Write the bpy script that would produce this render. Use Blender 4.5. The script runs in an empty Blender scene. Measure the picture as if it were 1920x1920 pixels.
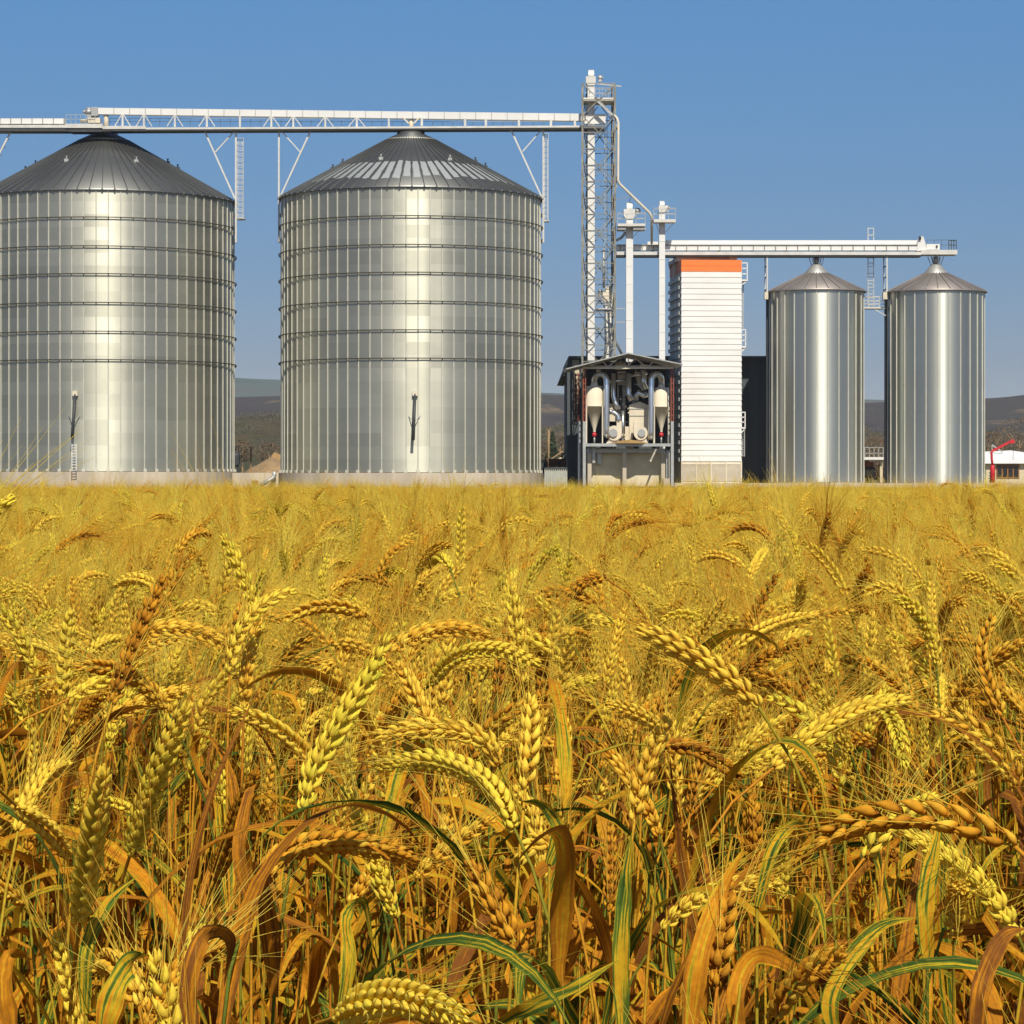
import bpy, math, random
from mathutils import Vector, Matrix, noise, Euler
R = math.radians
random.seed(7)
S = bpy.context.scene

# ------------------------------------------------------------------ camera
CAMZ, F, HOR = 1.11, 5080.0, 895.0
cam = bpy.data.cameras.new("camera")
cam.lens = F / 1920 * 36.0; cam.sensor_width = 36.0
cam.shift_y = -65.0 / 1920
cam.clip_start = 0.05; cam.clip_end = 20000
co = bpy.data.objects.new("camera", cam); S.collection.objects.link(co)
co.location = (0, 0, CAMZ); co.rotation_euler = (R(90), 0, 0)
S.camera = co

# ------------------------------------------------------------------ sky, sun, exposure
SUN_EL, SUN_AZ = 46.0, 10.0        # azimuth: degrees to the right of straight behind the camera
w = bpy.data.worlds.new("World"); S.world = w; w.use_nodes = True
nt = w.node_tree; nt.nodes.clear()
wo = nt.nodes.new("ShaderNodeOutputWorld"); bg = nt.nodes.new("ShaderNodeBackground")
sky = nt.nodes.new("ShaderNodeTexSky"); sky.sky_type = 'NISHITA'; sky.sun_disc = False
sky.sun_elevation = R(SUN_EL); sky.sun_rotation = R(180 - SUN_AZ)
sky.altitude = 300; sky.air_density = 1.0; sky.dust_density = 1.0; sky.ozone_density = 2.2
tc = nt.nodes.new("ShaderNodeTexCoord"); mp = nt.nodes.new("ShaderNodeVectorMath"); mp.operation = 'MULTIPLY'
mp.inputs[1].default_value = (1, 1, 2.3)
nm = nt.nodes.new("ShaderNodeVectorMath"); nm.operation = 'NORMALIZE'
of = nt.nodes.new("ShaderNodeVectorMath"); of.operation = 'ADD'; of.inputs[1].default_value = (0, 0, .05)
nt.links.new(tc.outputs['Generated'], mp.inputs[0]); nt.links.new(mp.outputs[0], of.inputs[0]); nt.links.new(of.outputs[0], nm.inputs[0])
nt.links.new(nm.outputs[0], sky.inputs[0])
hs = nt.nodes.new("ShaderNodeHueSaturation"); hs.inputs['Saturation'].default_value = 1.2
nt.links.new(sky.outputs[0], hs.inputs['Color'])
tn = nt.nodes.new("ShaderNodeMix"); tn.data_type = 'RGBA'; tn.blend_type = 'MULTIPLY'; tn.inputs['Factor'].default_value = 1
sx = nt.nodes.new("ShaderNodeSeparateXYZ"); nt.links.new(tc.outputs['Generated'], sx.inputs[0])
hr = nt.nodes.new("ShaderNodeValToRGB"); he = hr.color_ramp.elements          # murky air low in the sky
he[0].position = 0.0; he[0].color = (.86, .64, .56, 1); he[1].position = .5; he[1].color = (.56, .60, .68, 1)
q_ = he.new(.04); q_.color = (.86, .66, .57, 1); q_ = he.new(.17); q_.color = (1.15, 1.38, 1.34, 1)
nt.links.new(sx.outputs['Z'], hr.inputs[0]); nt.links.new(hr.outputs[0], tn.inputs['B']); nt.links.new(hs.outputs[0], tn.inputs['A']); nt.links.new(tn.outputs['Result'], bg.inputs[0]); bg.inputs[1].default_value = 0.11
nt.links.new(bg.outputs[0], wo.inputs[0])
sd = bpy.data.lights.new("sun", 'SUN'); sd.energy = 5.0; sd.angle = R(0.5); sd.color = (1.0, 0.92, 0.77)
so = bpy.data.objects.new("sun", sd); S.collection.objects.link(so)
sv = Vector((math.sin(R(SUN_AZ)) * math.cos(R(SUN_EL)), -math.cos(R(SUN_AZ)) * math.cos(R(SUN_EL)), math.sin(R(SUN_EL))))
so.rotation_euler = sv.to_track_quat('Z', 'Y').to_euler()
so.location = (20, -20, 60)
S.view_settings.view_transform = 'Standard'; S.view_settings.look = 'None'
S.view_settings.exposure = 0.04; S.view_settings.gamma = 1.0
S.render.engine = 'CYCLES'
c = S.cycles
c.max_bounces = 6; c.diffuse_bounces = 3; c.glossy_bounces = 3; c.transmission_bounces = 3; c.transparent_max_bounces = 6
c.volume_bounces = 0; c.caustics_reflective = False; c.caustics_refractive = False; c.use_denoising = True
c.sample_clamp_indirect = 4.0

# ------------------------------------------------------------------ helpers
D0 = 187.0
def P(x, y, d=D0): return Vector(((x - 960) / F * d, d, CAMZ + (HOR - y) / F * d))
def PX(x, d=D0): return (x - 960) / F * d
def PZ(y, d=D0): return CAMZ + (HOR - y) / F * d

def tag(o, label=None, cat=None, group=None, kind=None):
    if label: o['label'] = label
    if cat: o['category'] = cat
    if group: o['group'] = group
    if kind: o['kind'] = kind
    return o
def empty(name, loc, label, cat, group=None):
    o = bpy.data.objects.new(name, None); S.collection.objects.link(o)
    o.location = loc; o.empty_display_size = 0.3
    return tag(o, label, cat, group)
def wloc(o):
    v = Vector((0, 0, 0))
    while o is not None:
        v += o.location; o = o.parent
    return v

class MB:
    def __init__(s): s.v = []; s.f = []; s.sm = []; s.fa = []; s.uv = {}
    def add(s, vs, fs, smooth=False, fa=0.5):
        b = len(s.v); s.v += [Vector(q) for q in vs]
        for f in fs: s.f.append([b + i for i in f]); s.sm.append(smooth); s.fa.append(fa)
        return s
    def box(s, lo, hi, M=None):
        x0, y0, z0 = lo; x1, y1, z1 = hi
        vs = [Vector(q) for q in ((x0,y0,z0),(x1,y0,z0),(x1,y1,z0),(x0,y1,z0),(x0,y0,z1),(x1,y0,z1),(x1,y1,z1),(x0,y1,z1))]
        if M: vs = [M @ q for q in vs]
        return s.add(vs, [(0,3,2,1),(4,5,6,7),(0,1,5,4),(1,2,6,5),(2,3,7,6),(3,0,4,7)])
    def pbox(s, x0, x1, ytop, ybot, d, dep):
        """box whose front face covers these measures at distance d"""
        return s.box((PX(x0, d), d, PZ(ybot, d)), (PX(x1, d), d + dep, PZ(ytop, d)))
    def bar(s, a, b, w=0.08, h=None, up=None):
        a = Vector(a); b = Vector(b); h = h or w; t = (b - a).normalized()
        up = Vector(up) if up else (Vector((0, 1, 0)) if abs(t.y) < .9 else Vector((0, 0, 1)))
        n = t.cross(up).normalized(); m = n.cross(t).normalized()
        n *= w / 2; m *= h / 2
        vs = [a-n-m, a+n-m, a+n+m, a-n+m, b-n-m, b+n-m, b+n+m, b-n+m]
        return s.add(vs, [(3,2,1,0),(4,5,6,7),(0,1,5,4),(1,2,6,5),(2,3,7,6),(3,0,4,7)])
    def tube(s, pts, r, seg=8, caps=True, smooth=True):
        pts = [Vector(p) for p in pts]; n = len(pts)
        rr = r if isinstance(r, (list, tuple)) else [r] * n
        t0 = (pts[1] - pts[0]).normalized()
        u = t0.orthogonal().normalized(); vs = []; prev = t0
        for i, p in enumerate(pts):
            t = (pts[min(i+1, n-1)] - pts[max(i-1, 0)]).normalized()
            q = prev.rotation_difference(t); u = (q @ u).normalized(); prev = t
            v = t.cross(u)
            for k in range(seg):
                a = 2 * math.pi * k / seg
                vs.append(p + (u * math.cos(a) + v * math.sin(a)) * rr[i])
        fs = [(i*seg+k, i*seg+(k+1)%seg, (i+1)*seg+(k+1)%seg, (i+1)*seg+k) for i in range(n-1) for k in range(seg)]
        s.add(vs, fs, smooth)
        if caps:
            b = len(s.v) - len(vs)
            s.f.append([b + k for k in range(seg)][::-1]); s.sm.append(False); s.fa.append(.5)
            s.f.append([b + (n-1)*seg + k for k in range(seg)]); s.sm.append(False); s.fa.append(.5)
        return s
    def lathe(s, prof, c, seg=32, smooth=True, cap=False):
        c = Vector(c); vs = []
        for (r, z) in prof:
            for k in range(seg):
                a = 2 * math.pi * k / seg
                vs.append(c + Vector((r * math.sin(a), -r * math.cos(a), z)))
        n = len(prof)
        s.add(vs, [(i*seg+k, i*seg+(k+1)%seg, (i+1)*seg+(k+1)%seg, (i+1)*seg+k) for i in range(n-1) for k in range(seg)], smooth)
        if cap:
            b = len(s.v) - len(vs)
            for row, rev in ((0, True), (n-1, False)):
                l = [b + row*seg + k for k in range(seg)]
                s.f.append(l[::-1] if rev else l); s.sm.append(False); s.fa.append(.5)
        return s
    def prism(s, poly, d0, d1):
        """poly: list of (X, Z), extruded along Y"""
        n = len(poly)
        vs = [(x, d0, z) for x, z in poly] + [(x, d1, z) for x, z in poly]
        return s.add(vs, [list(range(n))[::-1], list(range(n, 2*n))] + [(i, (i+1) % n, n+(i+1) % n, n+i) for i in range(n)])
    def build(s, name, mat, parent=None, origin=None, label=None, faceattr=False):
        off = wloc(parent) if parent else Vector(origin or (0, 0, 0))
        me = bpy.data.meshes.new(name)
        me.from_pydata([tuple(q - off) for q in s.v], [], s.f)
        me.polygons.foreach_set('use_smooth', s.sm)
        if faceattr:
            at = me.attributes.new('tone', 'FLOAT', 'FACE'); at.data.foreach_set('value', s.fa)
        me.update()
        o = bpy.data.objects.new(name, me); S.collection.objects.link(o)
        if mat: me.materials.append(mat)
        if parent: o.parent = parent
        else: o.location = off
        if label: o['label'] = label
        return o

def mat(name, col, rough=0.6, metal=0.0, var=0.12, scale=3.0, bump=0.0, aniso=0.0, attr=None, attramt=0.0, spec=0.5, stretch=(1, 1, 1), col2=None, gen='Object'):
    m = bpy.data.materials.new(name); m.use_nodes = True; N = m.node_tree; b = N.nodes['Principled BSDF']
    tc = N.nodes.new('ShaderNodeTexCoord'); mpn = N.nodes.new('ShaderNodeMapping'); mpn.inputs['Scale'].default_value = stretch
    N.links.new(tc.outputs[gen], mpn.inputs[0])
    nz = N.nodes.new('ShaderNodeTexNoise'); nz.inputs['Scale'].default_value = scale; nz.inputs['Detail'].default_value = 5
    nz.inputs['Roughness'].default_value = .6
    N.links.new(mpn.outputs[0], nz.inputs['Vector'])
    rp = N.nodes.new('ShaderNodeValToRGB'); e = rp.color_ramp.elements
    e[0].position = .3; e[1].position = .7
    lo = [max(0, q * (1 - var)) for q in col]; hi = [min(1, q * (1 + var)) for q in (col2 or col)]
    e[0].color = (*lo, 1); e[1].color = (*hi, 1)
    N.links.new(nz.outputs['Fac'], rp.inputs[0]); out = rp.outputs[0]
    if attr:
        a = N.nodes.new('ShaderNodeAttribute'); a.attribute_name = attr
        ma = N.nodes.new('ShaderNodeMath'); ma.operation = 'MULTIPLY_ADD'
        ma.inputs[1].default_value = attramt * 2; ma.inputs[2].default_value = 1 - attramt
        N.links.new(a.outputs['Fac'], ma.inputs[0])
        vm = N.nodes.new('ShaderNodeVectorMath'); vm.operation = 'SCALE'
        N.links.new(out, vm.inputs[0]); N.links.new(ma.outputs[0], vm.inputs['Scale']); out = vm.outputs[0]
    N.links.new(out, b.inputs['Base Color'])
    b.inputs['Roughness'].default_value = rough; b.inputs['Metallic'].default_value = metal
    b.inputs['Specular IOR Level'].default_value = spec
    if aniso:
        tg = N.nodes.new('ShaderNodeTangent'); tg.direction_type = 'RADIAL'; tg.axis = 'Z'
        b.inputs['Anisotropic'].default_value = aniso; b.inputs['Anisotropic Rotation'].default_value = .25; N.links.new(tg.outputs[0], b.inputs['Tangent'])
    if bump:
        bp = N.nodes.new('ShaderNodeBump'); bp.inputs['Strength'].default_value = bump; bp.inputs['Distance'].default_value = .05
        N.links.new(nz.outputs['Fac'], bp.inputs['Height']); N.links.new(bp.outputs[0], b.inputs['Normal'])
    return m

M = {}
M['galv'] = mat('galvanised_sheet', (.47, .47, .40), .48, .80, .08, .25, aniso=.70, attr='tone', attramt=.17, stretch=(1, 1, 1.6))
M['galv2'] = mat('galvanised_sheet_small', (.50, .515, .47), .40, .9, .10, .5, aniso=.75, attr='tone', attramt=.12, stretch=(1, 1, .12))
M['stiff'] = mat('galvanised_stiffener', (.62, .61, .52), .5, .3, .10, 2)
M['roofm'] = mat('dark_roof_sheet', (.17, .175, .17), .42, .8, .10, .4)
M['roofs'] = mat('grey_brown_roof_sheet', (.30, .27, .25), .5, .6, .12, .8)
M['ring'] = mat('shade_toned_ring_steel', (.07, .068, .06), .6, .4, .2, 4)  # shadowed undersides of the wind rings painted in as this dark tone
M['white'] = mat('white_galvanised_steel', (.60, .59, .55), .5, .15, .14, 1.2)
M['whitep'] = mat('white_paint', (.70, .70, .685), .55, 0, .05, .6)
M['steel'] = mat('grey_steel', (.42, .43, .42), .5, .5, .15, 3)
M['dsteel'] = mat('dark_steel', (.05, .055, .06), .6, .2, .2, 3)
M['lattice'] = mat('weathered_lattice_steel', (.24, .23, .19), .6, .4, .4, 2)
M['concrete'] = mat('pale_concrete', (.50, .43, .34), .9, 0, .22, .8, bump=.3, stretch=(1, 1, .25), spec=.2)
M['beige'] = mat('beige_paint', (.66, .59, .46), .6, 0, .10, 1.4)
M['plaster'] = mat('cream_plaster', (.62, .54, .38), .85, 0, .12, 1.5, spec=.2)
M['orange'] = mat('orange_paint', (.85, .20, .035), .5, 0, .05, 1)
M['redoxide'] = mat('red_oxide_paint', (.24, .06, .03), .7, 0, .3, 3)
M['red'] = mat('red_paint', (.55, .02, .03), .45, 0, .15, 3)
M['dark'] = mat('dark_hall_cladding', (.072, .088, .096), .75, 0, .25, .4, stretch=(3, 3, .1))
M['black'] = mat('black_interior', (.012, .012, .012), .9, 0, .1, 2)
M['rust'] = mat('rusty_sheet', (.33, .12, .05), .8, 0, .3, 1.2)
M['wood'] = mat('weathered_wood', (.30, .20, .10), .8, 0, .25, 3)
M['fence'] = mat('pale_fence_sheet', (.52, .53, .48), .6, .2, .12, 1.5)
M['duct'] = mat('shiny_duct', (.62, .64, .66), .28, .9, .06, 1)
M['brown'] = mat('brown_frame_paint', (.30, .13, .03), .6, 0, .15, 3)
M['glass'] = mat('dark_glass', (.015, .015, .018), .12, 0, .1, 1, spec=.6)
M['tan'] = mat('tan_grain_heap', (.34, .22, .09), .95, 0, .15, 1.2, bump=.4, spec=.1)
M['roofw'] = mat('white_roof_sheet', (.80, .80, .80), .6, 0, .06, .7)

# ------------------------------------------------------------------ ground
def gz(d):
    """field height along the line of sight"""
    K = [(-60, -.06), (0, 0), (9, .10), (13, .108), (20, .083), (40, -.02), (100, -.29), (165, -.56), (170, -.50), (176, .36), (182, .42), (300, .42), (700, 1.0), (20000, 2.0)]
    if d <= K[0][0]: return K[0][1]
    for (a, za), (b, zb) in zip(K, K[1:]):
        if d <= b:
            t = (d - a) / (b - a); return za + (zb - za) * t
    return K[-1][1]
def sheet(name, xs, ys, zf, m, smooth=True):
    vs = [(x, y, zf(x, y)) for y in ys for x in xs]; nx = len(xs)
    fs = [(j*nx+i, j*nx+i+1, (j+1)*nx+i+1, (j+1)*nx+i) for j in range(len(ys)-1) for i in range(nx-1)]
    mb = MB(); mb.add(vs, fs, smooth); o = mb.build(name, m); o['kind'] = 'structure'; return o
ys = [-60, -20, -5, 0, 4, 8, 12, 15, 20, 30, 40, 60, 80, 100, 130, 150, 165, 170, 173, 176, 182, 190, 205, 230, 260, 300, 400, 550, 700, 1500, 5000, 9000, 15000]
xs = [-9000, -4000, -1500, -600, -250, -120, -60, -30, -15, -6, 0, 6, 15, 30, 60, 120, 250, 600, 1500, 4000, 9000]
def mat_ground():
    m = bpy.data.materials.new('earth_and_straw'); m.use_nodes = True; N = m.node_tree; b = N.nodes['Principled BSDF']
    g = N.nodes.new('ShaderNodeNewGeometry'); sp = N.nodes.new('ShaderNodeSeparateXYZ'); N.links.new(g.outputs['Position'], sp.inputs[0])
    n1 = N.nodes.new('ShaderNodeTexNoise'); n1.inputs['Scale'].default_value = .6; n1.inputs['Detail'].default_value = 8
    N.links.new(g.outputs['Position'], n1.inputs['Vector'])
    r1 = N.nodes.new('ShaderNodeValToRGB'); r1.color_ramp.elements[0].color = (.05, .028, .01, 1); r1.color_ramp.elements[1].color = (.12, .075, .025, 1)
    r2 = N.nodes.new('ShaderNodeValToRGB'); r2.color_ramp.elements[0].color = (.09, .10, .035, 1); r2.color_ramp.elements[1].color = (.24, .19, .10, 1)
    N.links.new(n1.outputs['Fac'], r1.inputs[0]); N.links.new(n1.outputs['Fac'], r2.inputs[0])
    gt = N.nodes.new('ShaderNodeMath'); gt.operation = 'GREATER_THAN'; gt.inputs[1].default_value = 171; N.links.new(sp.outputs['Y'], gt.inputs[0])
    mx = N.nodes.new('ShaderNodeMix'); mx.data_type = 'RGBA'
    N.links.new(gt.outputs[0], mx.inputs['Factor']); N.links.new(r1.outputs[0], mx.inputs['A']); N.links.new(r2.outputs[0], mx.inputs['B'])
    N.links.new(mx.outputs['Result'], b.inputs['Base Color']); b.inputs['Roughness'].default_value = .95; b.inputs['Specular IOR Level'].default_value = .1
    return m
M['ground'] = mat_ground()
sheet('ground', xs, ys, lambda x, y: gz(y), M['ground'])

# ------------------------------------------------------------------ hills
def hillmat(name, cols, sc):
    m = bpy.data.materials.new(name); m.use_nodes = True; N = m.node_tree; b = N.nodes['Principled BSDF']
    g = N.nodes.new('ShaderNodeNewGeometry'); mpn = N.nodes.new('ShaderNodeMapping'); mpn.inputs['Scale'].default_value = (sc, sc * .3, sc * 6)
    N.links.new(g.outputs['Position'], mpn.inputs[0])
    n1 = N.nodes.new('ShaderNodeTexNoise'); n1.inputs['Scale'].default_value = 1; n1.inputs['Detail'].default_value = 9; n1.inputs['Roughness'].default_value = .65
    n1.inputs['Distortion'].default_value = .6
    N.links.new(mpn.outputs[0], n1.inputs['Vector'])
    r1 = N.nodes.new('ShaderNodeValToRGB'); el = r1.color_ramp.elements
    el[0].position = .34; el[0].color = (*cols[0], 1); el[1].position = .68; el[1].color = (*cols[-1], 1)
    for i, cc in enumerate(cols[1:-1]):
        q = el.new(.34 + .34 * (i + 1) / (len(cols) - 1)); q.color = (*cc, 1)
    N.links.new(n1.outputs['Fac'], r1.inputs[0]); N.links.new(r1.outputs[0], b.inputs['Base Color'])
    b.inputs['Roughness'].default_value = 1; b.inputs['Specular IOR Level'].default_value = 0
    return m
def hill(name, d0, d1, crest, m, seed, rough):
    """crest(xpx) gives where the crest stands against the sky; ground rises from d0 to d1"""
    n = 34; W = 700
    def z(x, y):
        t = (y - d0) / (d1 - d0)
        px = 960 + x / y * F
        top = PZ(crest(px), y)
        e = t * t * (3 - 2 * t) if t <= 1 else 1 - (t - 1) * .5
        nz_ = noise.fractal(Vector((x * rough, y * rough * .5, seed)), 1.0, 2.1, 6)
        return gz(y) - 1 + (top - gz(y)) * e + nz_ * (top * .06) * min(1, t * 3)
    yy = [d0 + (d1 - d0) * 1.3 * i / n for i in range(n + 1)]
    mb = MB(); nx = 240; vs = []
    for y in yy:
        for i in range(nx + 1):
            px = -1400 + (4700) * i / nx; x = (px - 960) / F * y; vs.append((x, y, z(x, y)))
    fs = [(j*(nx+1)+i, j*(nx+1)+i+1, (j+1)*(nx+1)+i+1, (j+1)*(nx+1)+i) for j in range(n) for i in range(nx)]
    mb.add(vs, fs, True); o = mb.build(name, m); o['kind'] = 'structure'; return z
M['hill_far'] = hillmat('far_hill_cover', [(.025, .05, .04), (.05, .09, .06), (.08, .07, .06)], .006)
M['hill_mid'] = hillmat('wooded_hill_cover', [(.018, .013, .012), (.045, .032, .026), (.03, .03, .018), (.16, .11, .055)], .02)
M['hill_near'] = hillmat('dry_slope_cover', [(.03, .024, .014), (.085, .065, .03), (.05, .055, .022), (.13, .09, .05), (.34, .25, .15)], .016)
hill('hill_far', 3000, 4200, lambda x: 711 + max(0, x - 400) * .035 - 4 * math.sin(x * .004), M['hill_far'], 3, .001)
hill('hill_mid', 1500, 2400, lambda x: 742 + 9 * math.sin(x * .0045 + 1.2) + (6 if x > 1400 else 0) - max(0, x - 1880) * .06, M['hill_mid'], 9, .002)
near_z = hill('hill_near', 620, 1150, lambda x: 786 + 10 * math.sin(x * .008) + (22 if x > 1500 else 0) * min(1, abs(x - 1500) / 200), M['hill_near'], 5, .006)

# ------------------------------------------------------------------ large silos
GZ = 0.40
def big_silo(cx, d, rpx, eave_y, base_y, apex_y, label, spout, painted_glint=False):
    Rr = d * math.sin(math.atan(rpx / F)); X = PX(cx, d); ze = PZ(eave_y, d); zb = PZ(base_y, d); za = PZ(apex_y, d)
    t = empty('grain_silo', (X, d, GZ), label, 'silo', 'large corrugated grain silos')
    nrib = 70; sub = 3; seg = nrib * sub
    tiers = 22
    mb = MB(); rnd = random.Random(int(cx)); bul = [rnd.gauss(0, .006) for _ in range(nrib)]
    vs = []
    for j in range(tiers + 1):
        z = zb + (ze - zb) * j / tiers
        for k in range(seg):
            a = 2 * math.pi * k / seg + .0; rb_ = Rr + bul[(k // sub) % nrib] * math.sin(math.pi * (k % sub) / sub); vs.append((X + rb_ * math.sin(a), d - rb_ * math.cos(a), z))
    mb.add(vs, [], True)
    for j in range(tiers):
        base = rnd.uniform(.25, .75); k0 = rnd.randrange(2)
        tone = 0
        for k in range(seg):
            if (k // sub + k0) % 3 == 0 and k % sub == 0: tone = base + rnd.uniform(-.22, .22)
            mb.f.append([j*seg+k, j*seg+(k+1)%seg, (j+1)*seg+(k+1)%seg, (j+1)*seg+k]); mb.sm.append(True); mb.fa.append(tone)
    mb.build('wall', M['galv'], t, faceattr=True)
    MB().lathe([(Rr + .22, GZ - .3), (Rr + .22, zb - .03), (Rr - .3, zb - .028)], (X, d, 0), 96, False).build('concrete_base', M['concrete'], t)
    # vertical stiffeners, one mesh shared by copies turned round the silo
    sb = MB(); wd = .040
    prof = [(-wd, 0), (-wd * .6, -.045), (wd * .6, -.045), (wd, 0)]
    vv = [(x, -Rr + y - .004, z) for z in (zb - GZ, ze - GZ - .02) for x, y in prof]
    sb.add(vv, [(0,1,5,4),(1,2,6,5),(2,3,7,6),(3,2,1,0),(4,5,6,7)])
    sb.box((-.11, -Rr - .16, zb - GZ - .02), (.11, -Rr - .075, zb - GZ + .16))
    o0 = None
    for k in range(nrib):
        if o0 is None:
            o0 = sb.build('stiffener', M['stiff'], None); o = o0
        else:
            o = o0.copy(); S.collection.objects.link(o)
        o.parent = t; o.location = (0, 0, 0); o.rotation_euler = (0, 0, 2 * math.pi * k / nrib)
    # wind rings
    df = d - Rr
    for ry in (405, 459, 511, 565, 619, 672):
        z = CAMZ + (HOR - ry - (eave_y - 375) * .5) * df / F
        rb = MB(); n = 140; pts = [(X + (Rr + .15) * math.sin(2*math.pi*k/n), d - (Rr + .15) * math.cos(2*math.pi*k/n), z) for k in range(n + 1)]
        rb.tube(pts, .034, 6, False)
        for k in range(nrib):
            a = 2 * math.pi * (k) / nrib; ca, sa = math.cos(a), math.sin(a)
            p = Vector((X + (Rr + .12) * sa, d - (Rr + .12) * ca, z))
            rb.bar(p + Vector((0, 0, -.13)), p + Vector((.07 * sa, -.07 * ca, .02)), .05, .04)
        rb.build('wind_ring', M['ring'], t)
    # roof
    rf = MB(); r1 = 1.75; rt = .95; zt = za - .15; zmid = ze + (zt - ze) * (Rr + .16 - r1) / (Rr + .16 - rt)
    vs = []; n = 140
    rf.lathe([(Rr + .16, ze - .10), (Rr + .16, ze), (r1, zmid)], (X, d, 0), n, True)
    for k in range(n // 2):
        a = 2 * math.pi * (k + .5) / (n // 2); q = Vector((math.sin(a), -math.cos(a), 0)); C_ = Vector((X, d, 0))
        rf.bar(C_ + q * (Rr + .17) + Vector((0, 0, ze + .03)), C_ + q * (r1 + .02) + Vector((0, 0, zmid + .03)), .045, .07, up=(0, 0, 1))
    for k in range(70):
        a = 2 * math.pi * (k + .5) / 70
        q = Vector((X + (Rr + .2) * math.sin(a), d - (Rr + .2) * math.cos(a), ze - .06))
        rf.box(q - Vector((.06, .04, .05)), q + Vector((.06, .04, .05)))
    roof = rf.build('roof', M['roof_painted_glint'] if painted_glint else M['roofm'], t)
    MB().lathe([(r1 + .04, zmid - .02), (r1 + .04, zmid + .05), (rt, zt), (rt, zt + .12), (rt * .4, zt + .12), (.0, zt + .12)], (X, d, 0), 48).build('roof_cap', M['roofm'], roof)
    MB().lathe([(r1 + .06, zmid - .05), (r1 + .10, zmid + .0), (r1 + .04, zmid + .055)], (X, d, 0), 48).build('cap_ring', M['stiff'], roof)
    for dx, fr in ((-50, .44), (76, .44), (-128, .474), (122, .499), (-147, .397), (141, .421)):
        r = Rr * (1 - fr); sx = dx / rpx * Rr
        if abs(sx) > r: sx = math.copysign(r * .995, sx)
        q = Vector((X + sx, d - math.sqrt(max(0, r*r - sx*sx)), ze + (zmid - ze) * (Rr - r) / (Rr - r1)))
        v = MB(); v.box(q + Vector((-.14, -.14, -.05)), q + Vector((.14, .14, .16))).tube([q + Vector((0, 0, .15)), q + Vector((0, 0, .32))], .05, 8)
        v.box(q + Vector((-.07, -.07, .32)), q + Vector((.07, .07, .36)))
        v.build('roof_vent', M['steel'] if abs(dx) < 100 else M['dsteel'], roof)
    # discharge spout
    (x0, y0), (x1, y1), br = spout
    a = P(x0, y0, df - .12); b_ = P(x1, y1, df - .75)
    sp = MB(); sp.tube([a, b_], .10, 12); pipe = sp.build('discharge_pipe', M['dsteel'], t)
    MB().box(a + Vector((-.17, -.1, -.15)), a + Vector((.17, .28, .17))).build('pipe_head', M['beige'], pipe)
    m_ = a.lerp(b_, .62); q = MB()
    for s_ in (-1, 1): q.bar(m_, (m_.x + .5 * s_, df + .2, m_.z + .55), .04)
    q.bar((m_.x - .5, df + .12, m_.z + .55), (m_.x + .5, df + .12, m_.z + .55), .035)
    q.build('pipe_brace', M['steel'], pipe)
    return t, X, Rr, ze, za

def painted_glint_mat():  # glossy reflections on the roof, painted as pale patches in the base colour
    m = mat('dark_roof_sheet_with_painted_glints', (.17, .175, .17), .42, .8, .10, .4)
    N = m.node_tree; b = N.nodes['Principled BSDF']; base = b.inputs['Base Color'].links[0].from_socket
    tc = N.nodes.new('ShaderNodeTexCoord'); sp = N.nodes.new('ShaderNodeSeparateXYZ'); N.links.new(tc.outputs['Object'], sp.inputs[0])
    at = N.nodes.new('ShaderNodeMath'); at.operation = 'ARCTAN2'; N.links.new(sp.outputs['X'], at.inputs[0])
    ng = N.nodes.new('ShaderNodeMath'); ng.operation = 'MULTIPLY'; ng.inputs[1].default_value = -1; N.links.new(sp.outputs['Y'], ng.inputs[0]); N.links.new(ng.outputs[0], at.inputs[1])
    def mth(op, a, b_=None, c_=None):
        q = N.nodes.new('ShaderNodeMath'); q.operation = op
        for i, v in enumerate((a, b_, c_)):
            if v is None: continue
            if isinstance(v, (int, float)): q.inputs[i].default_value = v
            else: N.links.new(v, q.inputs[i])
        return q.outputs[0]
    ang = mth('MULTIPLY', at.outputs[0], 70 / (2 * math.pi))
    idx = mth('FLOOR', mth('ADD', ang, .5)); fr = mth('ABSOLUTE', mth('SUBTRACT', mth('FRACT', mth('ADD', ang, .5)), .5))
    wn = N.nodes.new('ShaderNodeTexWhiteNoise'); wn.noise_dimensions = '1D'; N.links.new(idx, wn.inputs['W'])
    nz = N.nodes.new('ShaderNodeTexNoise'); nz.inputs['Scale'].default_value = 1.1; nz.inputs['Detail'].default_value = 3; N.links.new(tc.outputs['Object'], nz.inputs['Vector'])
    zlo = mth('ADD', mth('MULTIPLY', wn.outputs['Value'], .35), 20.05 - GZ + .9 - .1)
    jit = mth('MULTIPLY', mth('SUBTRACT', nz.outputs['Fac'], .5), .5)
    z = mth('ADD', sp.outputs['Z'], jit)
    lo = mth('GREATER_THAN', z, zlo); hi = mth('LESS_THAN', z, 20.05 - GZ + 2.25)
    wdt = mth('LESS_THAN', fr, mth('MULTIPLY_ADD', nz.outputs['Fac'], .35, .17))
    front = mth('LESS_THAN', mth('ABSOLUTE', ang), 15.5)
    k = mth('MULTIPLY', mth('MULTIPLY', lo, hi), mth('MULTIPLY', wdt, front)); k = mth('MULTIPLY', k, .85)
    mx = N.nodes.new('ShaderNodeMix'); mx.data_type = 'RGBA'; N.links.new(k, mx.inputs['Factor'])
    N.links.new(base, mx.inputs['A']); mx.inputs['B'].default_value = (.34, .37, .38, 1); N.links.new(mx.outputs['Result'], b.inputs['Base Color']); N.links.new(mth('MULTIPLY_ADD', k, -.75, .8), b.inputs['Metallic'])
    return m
M['roof_painted_glint'] = painted_glint_mat()
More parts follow.
